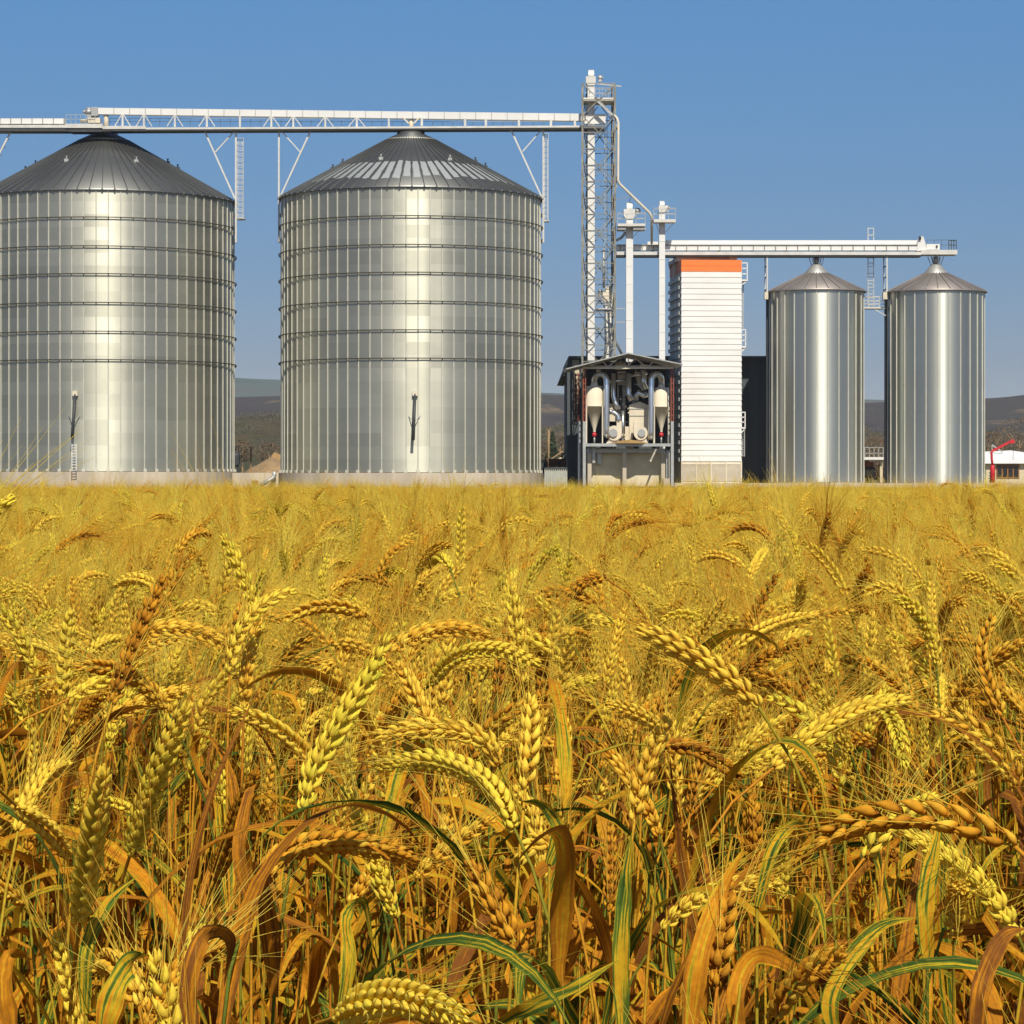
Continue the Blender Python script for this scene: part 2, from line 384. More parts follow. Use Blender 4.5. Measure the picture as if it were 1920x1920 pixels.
s1, X1, R1, ze1, za1 = big_silo(195.5, 189, 242.3, 379, 884, 249, 'large round silo with plain dark cone roof and a short white ladder at its foot', ((141, 738), (135, 822), 1))
s2, X2, R2, ze2, za2 = big_silo(770.5, 187, 242.8, 374, 886, 248, 'large round silo with pale painted glint streaks on its dark cone roof, left of the lattice tower', ((778, 738), (775, 825), 1), True)

def ladder(mb, x0, x1, ytop, ybot, d, step=8.0, w=.05):
    mb.bar(P(x0, ytop, d), P(x0, ybot, d), w); mb.bar(P(x1, ytop, d), P(x1, ybot, d), w)
    y = ytop + step / 2
    while y < ybot: mb.bar(P(x0, y, d), P(x1, y, d), w * .7); y += step
ld = MB(); ladder(ld, 135, 143, 832, 882, 179.2, 5.2, .05); ld.build('ladder', M['whitep'], s1)

# ------------------------------------------------------------------ overhead conveyor bridges
def railing(mb, x0, x1, ytop, ybot, d, step, w=.03, mids=(.5,)):
    x = x0
    n = max(1, round((x1 - x0) / step))
    for i in range(n + 1):
        q = x0 + (x1 - x0) * i / n; mb.bar(P(q, ytop, d), P(q, ybot, d), w)
    mb.bar(P(x0, ytop, d), P(x1, ytop, d), w)
    for k in mids: mb.bar(P(x0, ytop + (ybot - ytop) * k, d), P(x1, ytop + (ybot - ytop) * k, d), w)

DC = 186.2                                        # front edge of the bridge
t = empty('conveyor_bridge', (PX(640), D0, PZ(243)), 'long white truss bridge with covered conveyor running over both large silos to the lattice tower', 'conveyor', 'overhead conveyors')
b1 = MB()
# deck beam in three straight lengths
for xa, ya, xb, yb, hh in ((192, 236, 273, 236, 9.5), (273, 239, 560, 238, 6), (560, 238, 1133, 235, 6)):
    A = [P(xa, ya, DC), P(xb, yb, DC), P(xb, yb + hh * .62, DC), P(xa, ya + hh * .62, DC)]
    v = [tuple(q) for q in A] + [tuple(q + Vector((0, 1.5, 0))) for q in A]
    b1.add(v, [(3,2,1,0),(4,5,6,7),(0,1,5,4),(1,2,6,5),(2,3,7,6),(3,0,4,7)])
beam = b1.build('walkway_beam', M['white'], t)
b1 = MB()
A = [P(176, 240, DC + .05), P(1133, 237.5, DC + .05), P(1133, 242, DC + .05), P(176, 246, DC + .05)]
b1.add([tuple(q) for q in A] + [tuple(q + Vector((0, 1.35, 0))) for q in A], [(3,2,1,0),(4,5,6,7),(0,1,5,4),(1,2,6,5),(2,3,7,6),(3,0,4,7)])
b1.build('deck_grating', M['dsteel'], t)
def boxy(x): return 202 + (x - 185) * 11 / 910     # top line of the box
b2 = MB()
A = [P(184, boxy(184), DC + .3), P(1098, boxy(1098), DC + .3), P(1098, boxy(1098) + 13.5, DC + .3), P(184, boxy(184) + 12, DC + .3)]
b2.add([tuple(q) for q in A] + [tuple(q + Vector((0, .6, 0))) for q in A], [(3,2,1,0),(4,5,6,7),(0,1,5,4),(1,2,6,5),(2,3,7,6),(3,0,4,7)])
for i in range(1, 31):
    x = 184 + i * 29.5
    sm_ = (globals().get('sm_') if i > 1 else None) or MB()
    sm_.bar(P(x, boxy(x) - .6, DC + .28), P(x, boxy(x) + 12.6, DC + .28), .045, .04)
bx_ = b2.build('conveyor_box', M['whitep'], t); sm_.build('box_seam', M['steel'], bx_)
b3 = MB()
post = [230, 270, 328, 388, 450, 509, 550, 610, 669, 729]
for x in post: b3.bar(P(x, boxy(x) + 12, DC + .3), P(x, 238, DC + .3), .13)
for x in post:
    if x in (450, 729): continue
    b3.bar(P(x - 2, boxy(x) + 13, DC + .25), P(x - 15, 237, DC + .25), .06)
    b3.bar(P(x + 2, boxy(x) + 13, DC + .25), P(x + 15, 237, DC + .25), .06)
for x in (791, 872, 911, 973, 1033, 1078): b3.bar(P(x, boxy(x) + 11, DC + .3), P(x, 236, DC + .3), .16)
b3.build('truss', M['white'], t)
b4 = MB(); railing(b4, 205, 1095, 222, 237, DC + 1.4, 19, .028, (.4,)); b4.build('railing', M['steel'], t)
for cx, yy0, zc in ((199, 210, za1), (771, 219, za2)):
    ch = MB(); dd = DC + .6; p0 = P(cx, yy0, dd)
    ch.tube([p0, Vector((p0.x, dd, zc - .02))], .17, 12)
    ch.box((p0.x - .33, dd - .32, PZ(243, dd) - .18), (p0.x + .33, dd + .32, PZ(243, dd) - .05))
    for sx in (-1, 1):
        ch.bar((p0.x + sx * .55, dd - .2, PZ(243, dd)), (p0.x + sx * .3, dd - .2, zc), .07)
        ch.bar((p0.x + sx * .55, dd + .3, PZ(243, dd)), (p0.x + sx * .3, dd + .3, zc), .07)
    if cx > 400:
        ch.bar(P(755, yy0 + 1, dd - .3), P(766, 231, dd - .3), .10); ch.bar(P(787, yy0 + 1, dd - .3), P(776, 231, dd - .3), .10)
    ch.build('chute', M['beige'], t)
mo = MB(); mo.tube([P(160, 210, DC + .5), P(172, 209.5, DC + .5)], .20, 14).tube([P(156, 209.5, DC + .5), P(160, 209.5, DC + .5)], .12, 12).box(P(171, 217, DC + .2), P(186, 203, DC + .8)).box(P(163, 224, DC + .35), P(182, 217, DC + .75))
mo.tube([P(161, 204, DC + .5), P(171, 204, DC + .5)], .09, 8)
mo.build('drive_motor', M['steel'], t)

t = empty('conveyor_bridge', (PX(60), D0, PZ(243)), 'low white covered conveyor with railed platform running off the left edge of the photo', 'conveyor', 'overhead conveyors')
b = MB(); b.pbox(-170, 124, 234, 239.5, DC, 1.5); b.pbox(122.2, 192, 232, 239.8, DC - .06, 1.62); b.build('walkway_beam', M['white'], t)
b = MB(); b.pbox(-170, 130, 239.7, 246, DC + .04, 1.4); b.pbox(130.2, 191, 240, 247, DC + .02, 1.45); b.build('deck_grating', M['dsteel'], t)
b = MB(); b.pbox(-170, 121, 222, 232, DC + .3, .6)
bx_ = b.build('conveyor_box', M['whitep'], t); b = MB()
for i in range(15): b.bar(P(120 - i * 20, 221, DC + .27), P(120 - i * 20, 232.5, DC + .27), .05)
b.build('box_seam', M['lattice'], bx_)
b = MB()
for x in (-88, -38, 12, 51, 91, 111): b.pbox(x, x + 3, 232, 234, DC + .4, .3)
b.build('box_foot', M['steel'], t)
b = MB(); railing(b, 124, 178, 215, 232, DC + .02, 9, .035, (.5,)); railing(b, 124, 178, 215, 232, DC + 1.4, 9, .035, (.5,)); b.build('railing', M['steel'], t)
b = MB(); b.box(P(165, 230, DC + .3), P(190, 223, DC + .9)); b.tube([P(150, 227, DC + .5), P(166, 227, DC + .5)], .13, 10); b.build('tail_drive', M['beige'], t)

# ------------------------------------------------------------------ support brackets on the silos
def bracket(xv, xd, ytopv, ybotv, ymeet, strut, lad, label, left_of_silo):
    d = D0 - .3
    t = empty('support_bracket', P(xv, ybotv, d), label, 'support frame', 'support frames under the conveyor')
    m = MB()
    for dd in (d, d + 1.1):
        m.bar(P(xv, ytopv, dd), P(xv, ybotv, dd), .12)
    k = (xv - xd) / abs(xv - xd)
    y = ytopv + 12
    while y < ybotv - 6: m.bar(P(xv, y, d), P(xv, y + 4, d + 1.1), .04); y += 14
    m.build('post', M['white'], t)
    m = MB()
    for dd in (d, d + 1.1): m.bar(P(xd, ytopv + 1, dd), P(xv - k * 2, ymeet, dd), .11)
    m.bar(P(xd, ytopv + 2, d - .02), P(xv, ytopv + 2, d - .02), .08)
    for q in range(1, 9):
        f = q / 9; a = P(xd, ytopv + 1, d).lerp(P(xv - k * 2, ymeet, d), f); m.bar(a, a + Vector((0, 1.1, .12)), .04)
    m.build('diagonal_leg', M['white'], t)
    m = MB(); m.bar(P(strut[0], strut[1], d), P(xv - k * 3, ytopv + 3, d), .08); m.bar(P(strut[0], strut[1], d + 1.1), P(xv - k * 3, ytopv + 3, d + 1.1), .08); m.build('strut', M['white'], t)
    m = MB()
    for yb in (400, 424, 448):
        m.pbox(min(xv - k * 4.5, xv - k * 1), max(xv - k * 4.5, xv - k * 1), yb, yb + 7, d + .15, .5)
    m.build('wall_plate', M['dsteel'], t)
    if lad:
        x0, x1, ya, yb = lad; m = MB(); ladder(m, x0, x1, ya, yb, d + .2, 5.2, .045)
        m.bar(P(x1 + 1.5, ya, d - .3), P(x1 + 1.5, yb, d - .3), .025)
        y = ya
        while y < yb:
            m.bar(P(x0 - 1, y, d - .25), P(x1 + 2, y, d - .3), .025); y += 10.4
        m.build('ladder', M['white'], t)
        m = MB(); m.pbox(xv + 1, x1 + 3, yb, yb + 3, d - .1, .9); m.build('landing', M['white'], t)
bracket(442.5, 383, 243, 455, 372, (404, 285), (446, 455, 259, 408), 'white bracket frame with tall ladder on the right side of the leftmost silo', False)
bracket(523, 584, 241, 455, 370, (563, 285), None, 'white bracket frame without ladder on the left side of the streaked silo', True)
bracket(1018.8, 957, 240, 455, 372, (980, 284), (1021, 1026.5, 250, 412), 'white bracket frame with narrow ladder between the streaked silo and the lattice tower', False)
bracket(-49, 20, 246, 455, 378, (-10, 290), None, 'white bracket frame cut off by the left edge of the photo', True)

# ------------------------------------------------------------------ lattice tower
t = empty('lattice_tower', P(1122, 910, D0), 'tall square lattice steel tower carrying the end of the long conveyor', 'tower')
df, db = 185.6, 188.2
corners = {'fl': (1092, df), 'fr': (1153, df), 'bl': (1101, db), 'br': (1147.5, db)}
for k, (x, d) in corners.items():
    MB().bar(P(x, 158, d), P(x, 906, d), .13, .13).build('leg', M['lattice'], t)
m = MB()
y = 186.5; i = 0
faces = [('fl', 'fr'), ('fr', 'br'), ('br', 'bl'), ('bl', 'fl')]
ylist = [156 + 30.7 * q for q in range(0, 24)]
for j, y in enumerate(ylist):
    for a_, b_ in faces:
        (xa, da), (xb, db_) = corners[a_], corners[b_]
        yy = y + (0 if a_ in ('fl',) else 9)
        m.bar(P(xa, yy, da), P(xb, yy, db_), .05)
m.build('horizontal_brace', M['lattice'], t)
m = MB()
for j in range(0, 23, 2):
    y0, y1 = ylist[j], min(ylist[j] + 61.4, 905)
    for a_, b_ in faces:
        (xa, da), (xb, db_) = corners[a_], corners[b_]
        o_ = 0 if a_ == 'fl' else 9
        m.bar(P(xa, y0 + o_, da), P(xb, y1 + o_, db_), .055); m.bar(P(xb, y0 + o_, db_), P(xa, y1 + o_, da), .055)
m.build('diagonal_brace', M['lattice'], t)
m = MB(); ladder(m, 1134, 1138.5, 214, 700, db - .4, 7, .04); m.build('ladder', M['steel'], t)
m = MB(); m.pbox(1093, 1153, 183, 189, df + .1, 2.2); m.build('top_platform', M['white'], t)
m = MB(); railing(m, 1093, 1153, 165, 183, df + .12, 12, .03); railing(m, 1101, 1147, 167, 184, db, 12, .03)
m.bar(P(1118, 157, df + .6), P(1165, 162, df + .6), .09)
m.bar(P(1121, 190, df), P(1148, 216, df), .14)
m.build('railing', M['steel'], t)
m = MB(); m.pbox(1152, 1160, 234, 240, df + .3, 1); m.box(P(1096, 232, df + .9), P(1135, 216, df + 1.4)); m.build('conveyor_head', M['whitep'], t)

def elevator(x0, x1, ytop, ybot, d, dep, label, hx0, hx1, hy0, hy1, cap, plat=None, motor=None, seams=34, shade=None):
    t = empty('bucket_elevator', P((x0 + x1) / 2, ybot, d), label, 'elevator', 'white bucket elevators')
    m = MB(); m.pbox(x0, x1, hy1 - 2, ybot, d, dep)
    y = hy1 + 20
    while y < ybot:
        m.box((PX(x0, d) - .02, d - .02, PZ(y + .5, d)), (PX(x1, d) + .02, d + dep + .02, PZ(y - .5, d))); y += seams
    m.build('trunking', M['whitep'], t)
    h = MB(); cxm = (hx0 + hx1) / 2; k = 3
    poly = [(hx0, hy0), (hx1, hy0), (hx1, hy1 - 6), (x1, hy1), (x0, hy1), (hx0, hy1 - 6)]
    h.prism([(PX(a, d - .08), PZ(b, d - .08)) for a, b in poly], d - .08, d + dep + .08)
    # rounded hood above the head
    cy = PZ(hy0, d); rad = (PX(x1, d) - PX(x0, d)) / 2; hgt = PZ(cap, d) - cy
    pr = []
    for i in range(9):
        a = math.pi / 2 * i / 8; pr.append((dep * .62 * math.cos(a), hgt * math.sin(a)))
    vs = []; ymid = d + dep / 2
    ring = [(p[0], p[1]) for p in pr] + [(-p[0], p[1]) for p in pr[-2::-1]]
    for X_ in (PX(x0, d) + .04, PX(x1, d) - .04):
        vs += [(X_, ymid - a, cy + b) for a, b in ring]
    n = len(ring)
    h.add(vs, [(i, i + 1, n + i + 1, n + i) for i in range(n - 1)] + [list(range(n))[::-1], list(range(n, 2 * n))])
    h.build('head', M['beige'] if shade else M['white'], t)
    if motor:
        mx, my, s_ = motor; q = MB()
        q.tube([P(mx - 4, my, d + .3), P(mx + 4, my, d + .3)], .19, 14); q.tube([P(mx + 4, my, d + .3), P(mx + 6, my, d + .3)], .10, 10)
        q.box(P(mx - 3, my + 7, d + .15), P(mx + 3, my + 4, d + .45)); q.build('drive_motor', M['steel'], t)
    if plat:
        px0, px1, py, ry, ph = plat
        q = MB(); q.pbox(px0, px1, py, py + ph, d - .75, .7); q.pbox(px0, x0 - .4, py, py + ph, d - .03, dep + .6); q.pbox(x1 + .4, px1, py, py + ph, d - .03, dep + .6)
        pl = q.build('platform', M['white'], t)
        q = MB(); railing(q, px0, px1, ry, py, d - .73, (px1 - px0) / 3, .035)
        railing(q, px0, px1, ry - 2, py, d + dep + .5, (px1 - px0) / 3, .035)
        for X_ in (px0, px1):
            q.bar(P(X_, ry, d - .73), P(X_, ry, d + dep + .5), .035); q.bar(P(X_, (ry + py) / 2, d - .73), P(X_, (ry + py) / 2, d + dep + .5), .035)
        q.build('railing', M['steel'], pl)
        q = MB(); q.bar(P(px1 - 3, py + ph, d - .1), P(x1, py + ph + 20, d - .1), .04); q.bar(P(px0 + 3, py + ph, d - .1), P(x0, py + ph + 20, d - .1), .04); q.build('brace', M['steel'], pl)
    return t
elevator(1102, 1115, 130, 906, 186.6, .55, 'tallest white bucket elevator rising inside the lattice tower', 1098.5, 1117, 143, 160, 130, None, (1125, 146, 1))
elevator(1174, 1187, 378, 906, 185.6, .5, 'white bucket elevator with double deck platform just right of the lattice tower', 1169.5, 1191, 392, 410, 379, (1158, 1210, 419, 401, 5), (1195, 395, 1))
elevator(1236, 1247, 375, 906, 185.6, .5, 'slim white bucket elevator beside the orange topped dryer', 1235, 1250, 385, 398, 376, (1226, 1267, 411, 392, 5.5), (1250, 390, 1))
tshort = elevator(1135, 1148, 536, 906, 187.2, .5, 'short bucket elevator half hidden in the lower part of the lattice tower', 1130, 1149, 548, 566, 537, (1117, 1155, 578, 562, 4), (1125, 548, 1), shade=True)
m = MB()
m.tube([P(1137, 584, 186.6), P(1139, 640, 186.6), P(1133, 672, 186.6)], .09, 10); m.tube([P(1145, 584, 186.5), P(1145, 622, 186.5), P(1166, 664, 186.5)], .09, 10)
m.tube([P(1132, 466, 186.9), P(1132, 540, 186.9)], .08, 8)
m.build('spout_pipe', M['steel'], tshort)
t = empty('second_deck_link', P(1182, 428, 186), 'flat lower deck plate under the railed platform of the middle elevator', 'platform')
t.name = 'platform_deck'
q = MB(); q.pbox(1158, 1173.6, 426, 430, 185.0, 1.6); q.pbox(1187.4, 1210, 426, 430, 185.0, 1.6); q.build('deck', M['white'], t)
q = MB(); q.bar(P(1160, 424, 185.1), P(1160, 426, 185.1), .08); q.bar(P(1208, 424, 185.1), P(1208, 426, 185.1), .08); q.build('spacer', M['steel'], t)
# link struts to the tower
q = MB()
for yy, L_ in ((578.5, 'thin upper steel tie bar between the lattice tower and the middle bucket elevator'), (604, 'thin lower steel tie bar between the lattice tower and the middle bucket elevator')):
    q = MB(); q.bar(P(1153, yy, 185.8), P(1174, yy, 185.8), .06); o = q.build('tie_bar', M['steel'], None, P(1160, yy, 186)); tag(o, L_, 'tie bar', 'tie bars beside the tower')
q = MB(); q.tube([P(1145, 457, 186), P(1153, 452, 186), P(1165, 446, 186.2), P(1173, 436, 185.9)], .09, 10)
o = q.build('branch_pipe', M['steel'], None, P(1160, 446, 186)); tag(o, 'short slanting pipe from the middle elevator head down to the lattice tower', 'pipe')

# long grain pipe
q = MB(); q.tube([P(1152, 216, 185.6), P(1157, 222, 185.4), P(1159.5, 230, 185.3), P(1158.5, 338, 185.3), P(1163, 346, 185.3), P(1217, 398, 185.5), P(1222, 406, 185.6), P(1222, 456, 185.9)], .085, 12)
t = empty('grain_pipe', P(1222, 456, 185.9), 'long thin pale pipe running down the tower then slanting to the low conveyor', 'pipe')
q.build('pipe', M['beige'], t)
q = MB(); q.bar(P(1155, 374, 185.7), P(1184, 367, 185.4), .04); q.bar(P(1184, 367, 185.4), P(1179, 380, 186.2), .04); q.bar(P(1156, 330, 185.5), P(1156, 352, 185.5), .07); q.build('pipe_stay', M['steel'], t)
q = MB(); q.pbox(1214, 1235.6, 453, 458.6, 185.9, .6); q.build('pipe_foot', M['whitep'], t)

# ------------------------------------------------------------------ low conveyor bridge over the small silos
t = empty('conveyor_bridge', P(1480, 478), 'lower white covered conveyor running from the elevators over the two small silos', 'conveyor', 'overhead conveyors')
b = MB(); b.pbox(1156, 1728, 472, 478, DC, 1.4); b.build('walkway_beam', M['white'], t)
b = MB(); b.pbox(1156, 1728, 478.1, 480.8, DC + .05, 1.3); b.build('deck_grating', M['dsteel'], t)
b = MB(); b.pbox(1246, 1722, 450.5, 458.5, DC + .75, .5); b.build('cover_box', M['whitep'], t)
b = MB(); b.pbox(1156, 1722, 459, 469.5, DC + .3, .55)
bx_ = b.build('conveyor_box', M['whitep'], t); b = MB()
for i in range(27):
    x = 1163 + i * 20.8; b.bar(P(x, 458.6, DC + .26), P(x, 470, DC + .26), .05)
b.bar(P(1156, 459.2, DC + .26), P(1722, 459.2, DC + .26), .055)
b.build('box_seam', M['lattice'], bx_)
b = MB()
for i in range(9): x = 1222 + i * 62; b.pbox(x, x + 4, 469.5, 472, DC + .3, .3)
b.build('box_foot', M['dsteel'], t)
b = MB(); b.prism([(PX(a, DC), PZ(y, DC)) for a, y in ((1720, 470), (1738, 470), (1736, 455), (1732, 443), (1727, 442), (1722, 452))], DC + .2, DC + .9)
b.pbox(1737, 1762, 457.5, 468, DC + .3, .5); b.build('drive_head', M['whitep'], t)
b = MB(); b.tube([P(1723, 446, DC + .1), P(1727, 446, DC + .1)], .12, 12); b.tube([P(1755, 462, DC + .25), P(1758, 462, DC + .25)], .08, 10); b.build('drive_motor', M['dsteel'], t)
b = MB(); b.pbox(1727.5, 1795, 468.5, 477, DC - .04, 1.5); b.build('end_platform', M['white'], t)
b = MB(); railing(b, 1779, 1793, 451, 468, DC, 5, .05); railing(b, 1738, 1793, 450, 468, DC + 1.3, 14, .02)
b.bar(P(1793, 450, DC), P(1793, 450, DC + 1.3), .05); b.build('railing', M['dsteel'], t)
def low_post(x0, x1, label):
    t = empty('support_bracket', P(x0, 560, 186.3), label, 'support frame', 'support frames under the conveyor')
    m = MB(); m.bar(P(x1, 479, 186.4), P(x1, 552, 186.4), .09); m.bar(P(x0, 479, 187.3), P(x0, 552, 187.3), .08)
    m.build('post', M['white'], t)
    m = MB()
    for yy in (501, 521, 544): m.bar(P(x0, yy, 187.3), P(x1, yy - 2, 186.4), .07)
    m.build('rung', M['dsteel'], t)
    m = MB(); m.pbox(x0 - 1, x1 + 2, 548, 561, 186.35, .5); m.build('wall_plate', M['beige'], t)
low_post(1434.5, 1438.5, 'slim two post frame on the left edge of the left small silo')
low_post(1657, 1663, 'slim two post frame on the left edge of the right small silo')

# ------------------------------------------------------------------ small silos
def small_silo(cx, rpx, eave_y, base_y, label, dark_strip):
    d = D0; Rr = d * math.sin(math.atan(rpx / F)); X = PX(cx, d); ze = PZ(eave_y, d); zb = PZ(base_y, d)
    t = empty('small_grain_silo', (X, d, GZ), label, 'silo', 'small smooth steel silos')
    nrib = 26; sub = 6; seg = nrib * sub; tiers = 26; rnd = random.Random(int(cx)); bul = [rnd.gauss(0, .011) for _ in range(nrib)]
    mb = MB(); vs = []
    off = .13
    for j in range(tiers + 1):
        z = zb + (ze - zb) * j / tiers
        for k in range(seg):
            a = 2 * math.pi * k / seg + off; rb_ = Rr + bul[(k // sub) % nrib] * math.sin(math.pi * (k % sub) / sub); vs.append((X + rb_ * math.sin(a), d - rb_ * math.cos(a), z))
    mb.add(vs, [], True)
    pt = [rnd.uniform(.1, .9) for _ in range(nrib)]
    for j in range(tiers):
        e = rnd.uniform(-.05, .05)
        for k in range(seg):
            mb.f.append([j*seg+k, j*seg+(k+1)%seg, (j+1)*seg+(k+1)%seg, (j+1)*seg+k]); mb.sm.append(True); mb.fa.append(pt[k // sub] + e)
    mb.build('wall', M['galv2'], t, faceattr=True)
    sb = MB(); wd = .045
    prof = [(-wd, 0), (-wd * .5, -.045), (wd * .5, -.045), (wd, 0)]
    sb.add([(x, -Rr + y - .004, z) for z in (zb - GZ, ze - GZ - .02) for x, y in prof], [(0,1,5,4),(1,2,6,5),(2,3,7,6),(3,2,1,0),(4,5,6,7)])
    o0 = None
    for k in range(nrib):
        if o0 is None: o0 = sb.build('seam_rib', M['stiff'], None); o = o0
        else: o = o0.copy(); S.collection.objects.link(o)
        o.parent = t; o.location = (0, 0, 0); o.rotation_euler = (0, 0, 2 * math.pi * k / nrib + off)
    MB().lathe([(Rr + .10, GZ - .2), (Rr + .10, zb - .02), (Rr - .3, zb - .018)], (X, d, 0), 64, False).build('concrete_base', M['concrete'], t)
    zc = PZ(513, d); rc = .80; zt = PZ(497.5, d)
    rf = MB(); rf.lathe([(Rr + .20, ze - .07), (Rr + .20, ze), (rc, zc)], (X, d, 0), 104, True)
    for k in range(26):
        a = 2 * math.pi * k / 26 + off; q = Vector((math.sin(a), -math.cos(a), 0)); C_ = Vector((X, d, 0))
        rf.bar(C_ + q * (Rr + .19) + Vector((0, 0, ze + .02)), C_ + q * (rc + .02) + Vector((0, 0, zc + .02)), .05, .06, up=(0, 0, 1))
    roof = rf.build('roof', M['roofs'], t)
    MB().lathe([(rc + .05, zc - .03), (rc + .03, zc + .03), (.36, zt), (.3, zt + .05), (0, zt + .05)], (X, d, 0), 40).build('roof_cap', M['steel'], roof)
    nk = MB(); nk.tube([(X, d, zt), (X, d, PZ(481, d))], .16, 14)
    for a in range(6):
        q = Vector((math.sin(a * 1.047 + .3), -math.cos(a * 1.047 + .3), 0))
        nk.bar(Vector((X, d, PZ(481, d))) + q * .55, Vector((X, d, zt + .02)) + q * .34, .05)
    nk.build('inlet_neck', M['steel'], t)
    m = MB(); x0, x1 = dark_strip; m.pbox(x0, x1, 551, base_y, 187.6, .4); m.pbox(x0 + .3, x1 - 2.5, 546, base_y - 3, 187.2, .1); m.build('ladder_shade_strip', M['dsteel'], t)  # dark strip stands for a shaded ladder leg, shade put in its colour
small_silo(1531, 88, 547, 904, 'small narrow steel silo with brown grey cone roof, nearer the white dryer', (1437, 1444))
small_silo(1754.5, 90, 548, 907, 'small narrow steel silo under the end platform of the low conveyor, at the far right', (1659.5, 1667))

# ladder and bridge between small silos
t = empty('access_ladder', P(1632, 578, 187.5), 'white caged ladder rising past the low conveyor between the two small silos', 'ladder')
m = MB(); m.bar(P(1627.5, 427, 187.6), P(1627.5, 577, 187.6), .05); m.bar(P(1638, 427, 187.6), P(1638, 577, 187.6), .05); m.build('rail', M['white'], t)
m = MB()
y = 428
while y < 576: m.bar(P(1627.5, y, 187.6), P(1638, y, 187.6), .045); y += 6.5 if y > 490 else 13
m.build('rung', M['white'], t)
m = MB()
for i in range(13):
    y = 440 + i * 11; m.bar(P(1625.5, y, 187), P(1640, y, 187), .02); m.bar(P(1625.5, y, 187), P(1627.5, y, 187.6), .02); m.bar(P(1640, y, 187), P(1638, y, 187.6), .02)
m.build('cage', M['steel'], t)
t = empty('access_platform', P(1640, 578, 187.5), 'small railed platform spanning the gap between the two small silos', 'platform')
m = MB(); m.pbox(1617, 1660, 575.5, 578.5, 186.9, 1.2); m.bar(P(1640, 580, 187), P(1661, 592, 187), .06); m.build('deck', M['white'], t)
m = MB(); railing(m, 1618, 1659, 556, 575.5, 186.95, 10, .035, (.4, .7)); railing(m, 1618, 1659, 557, 576, 188, 10, .035, (.4, .7)); m.build('railing', M['white'], t)

# ------------------------------------------------------------------ white dryer tower
ang = R(4.0); dd = 185.6
org = P(1278, 905, dd); Mx = Matrix.Translation(org) @ Matrix.Rotation(ang, 4, 'Z')
t = empty('grain_dryer', org, 'tall white ribbed grain dryer tower with orange band round its top', 'dryer')
Wd = PX(1391, dd) - PX(1278, dd); z1 = PZ(509, dd) - org.z; z2 = PZ(487, dd) - org.z; zl = PZ(865, dd) - org.z; dep = 6.2
b = MB(); n = 34
for i in range(n):
    za_, zb_ = zl + (z1 - zl) * i / n, zl + (z1 - zl) * (i + 1) / n
    o_ = .03
    A_ = [(-o_, -o_, za_), (Wd + o_, -o_, za_), (Wd + o_, dep + o_, za_), (-o_, dep + o_, za_), (0, 0, zb_ - .03), (Wd, 0, zb_ - .03), (Wd, dep, zb_ - .03), (0, dep, zb_ - .03)]
    b.add([Mx @ Vector(q) for q in A_], [(0,3,2,1),(4,5,6,7),(0,1,5,4),(1,2,6,5),(2,3,7,6),(3,0,4,7)])
b.box((.01, .01, zl), (Wd - .01, dep - .01, z1), Mx)
M['dryer'] = mat('dusty_white_cladding', (.72, .71, .69), .6, 0, .08, .35, stretch=(1, 1, 3)); rw_ = b.build('ribbed_wall', M['dryer'], t)

b = MB()
for i in range(22):
    z_ = zl + (z1 - zl) * i / 22; b.box((-.16, .35, z_), (-.09, dep * .48, z_ + .25), Mx); b.box((-.16, dep * .52, z_), (-.09, dep - .2, z_ + .25), Mx)
b.build('side_louvre', M['steel'], t)
b = MB(); zz = (z1 + z2) / 2; b.box((-.02, -.02, z1), (Wd + .02, dep + .02, zz - .02), Mx).box((0, 0, zz - .02), (Wd, dep, zz), Mx).box((-.02, -.02, zz), (Wd + .02, dep + .02, z2), Mx)
b.build('orange_band', M['orange'], t)
b = MB(); b.box((-.2, 1.2, z2), (Wd - .15, dep - .6, z2 + .26), Mx); b.box((Wd - .7, 1, z2), (Wd - .15, 1.6, z2 + .3), Mx); b.build('top_duct', M['whitep'], t)
b = MB()
b.box((-.03, .02, -.3), (Wd + .05, dep - .02, zl - .002), Mx)
lv = b.build('louvre_base', M['beige'], t)
b = MB()
for i in range(16):
    z_ = .12 + (zl - .25) * i / 16
    b.box((.05, -.035, z_), (Wd - .02, .018, z_ + .045), Mx)
for i in range(5): x_ = (Wd - .03) * i / 4; b.box((x_ - .02, -.05, 0), (x_ + .035, .017, zl - .01), Mx)
b.build('louvre_slats', M['beige'], lv)
for (ya, yb, ww) in ((493, 527, 12), (618, 652, 9), (773, 804, 8)):
    q = MB(); q.pbox(1389, 1390 + ww, yb - 3, yb, dd + .3, 1.6)
    for dz in (dd + .32, dd + 1.85): railing(q, 1390, 1389 + ww, ya, yb - 3, dz, 9, .07, (.33, .66))
    q.bar(P(1389 + ww, ya, dd + .32), P(1389 + ww, ya, dd + 1.85), .07); q.bar(P(1389 + ww, (ya + yb) / 2, dd + .32), P(1389 + ww, (ya + yb) / 2, dd + 1.85), .07)
    q.bar(P(1389 + ww, yb, dd + .4), P(1390, yb + 7, dd + .4), .07)
    q.build('side_balcony', M['whitep'], t)
q = MB(); ladder(q, 1392.5, 1396, 806, 856, dd + 1, 5, .05); ladder(q, 1391.5, 1394, 530, 615, dd + 1, 5, .05); q.build('side_ladder', M['steel'], t)
q = MB(); q.pbox(1262.5, 1266.5, 479, 520, dd + 2.5, .15); q.pbox(1255, 1264, 486, 503, dd + 5.5, .5); q.build('corner_post', M['steel'], t)

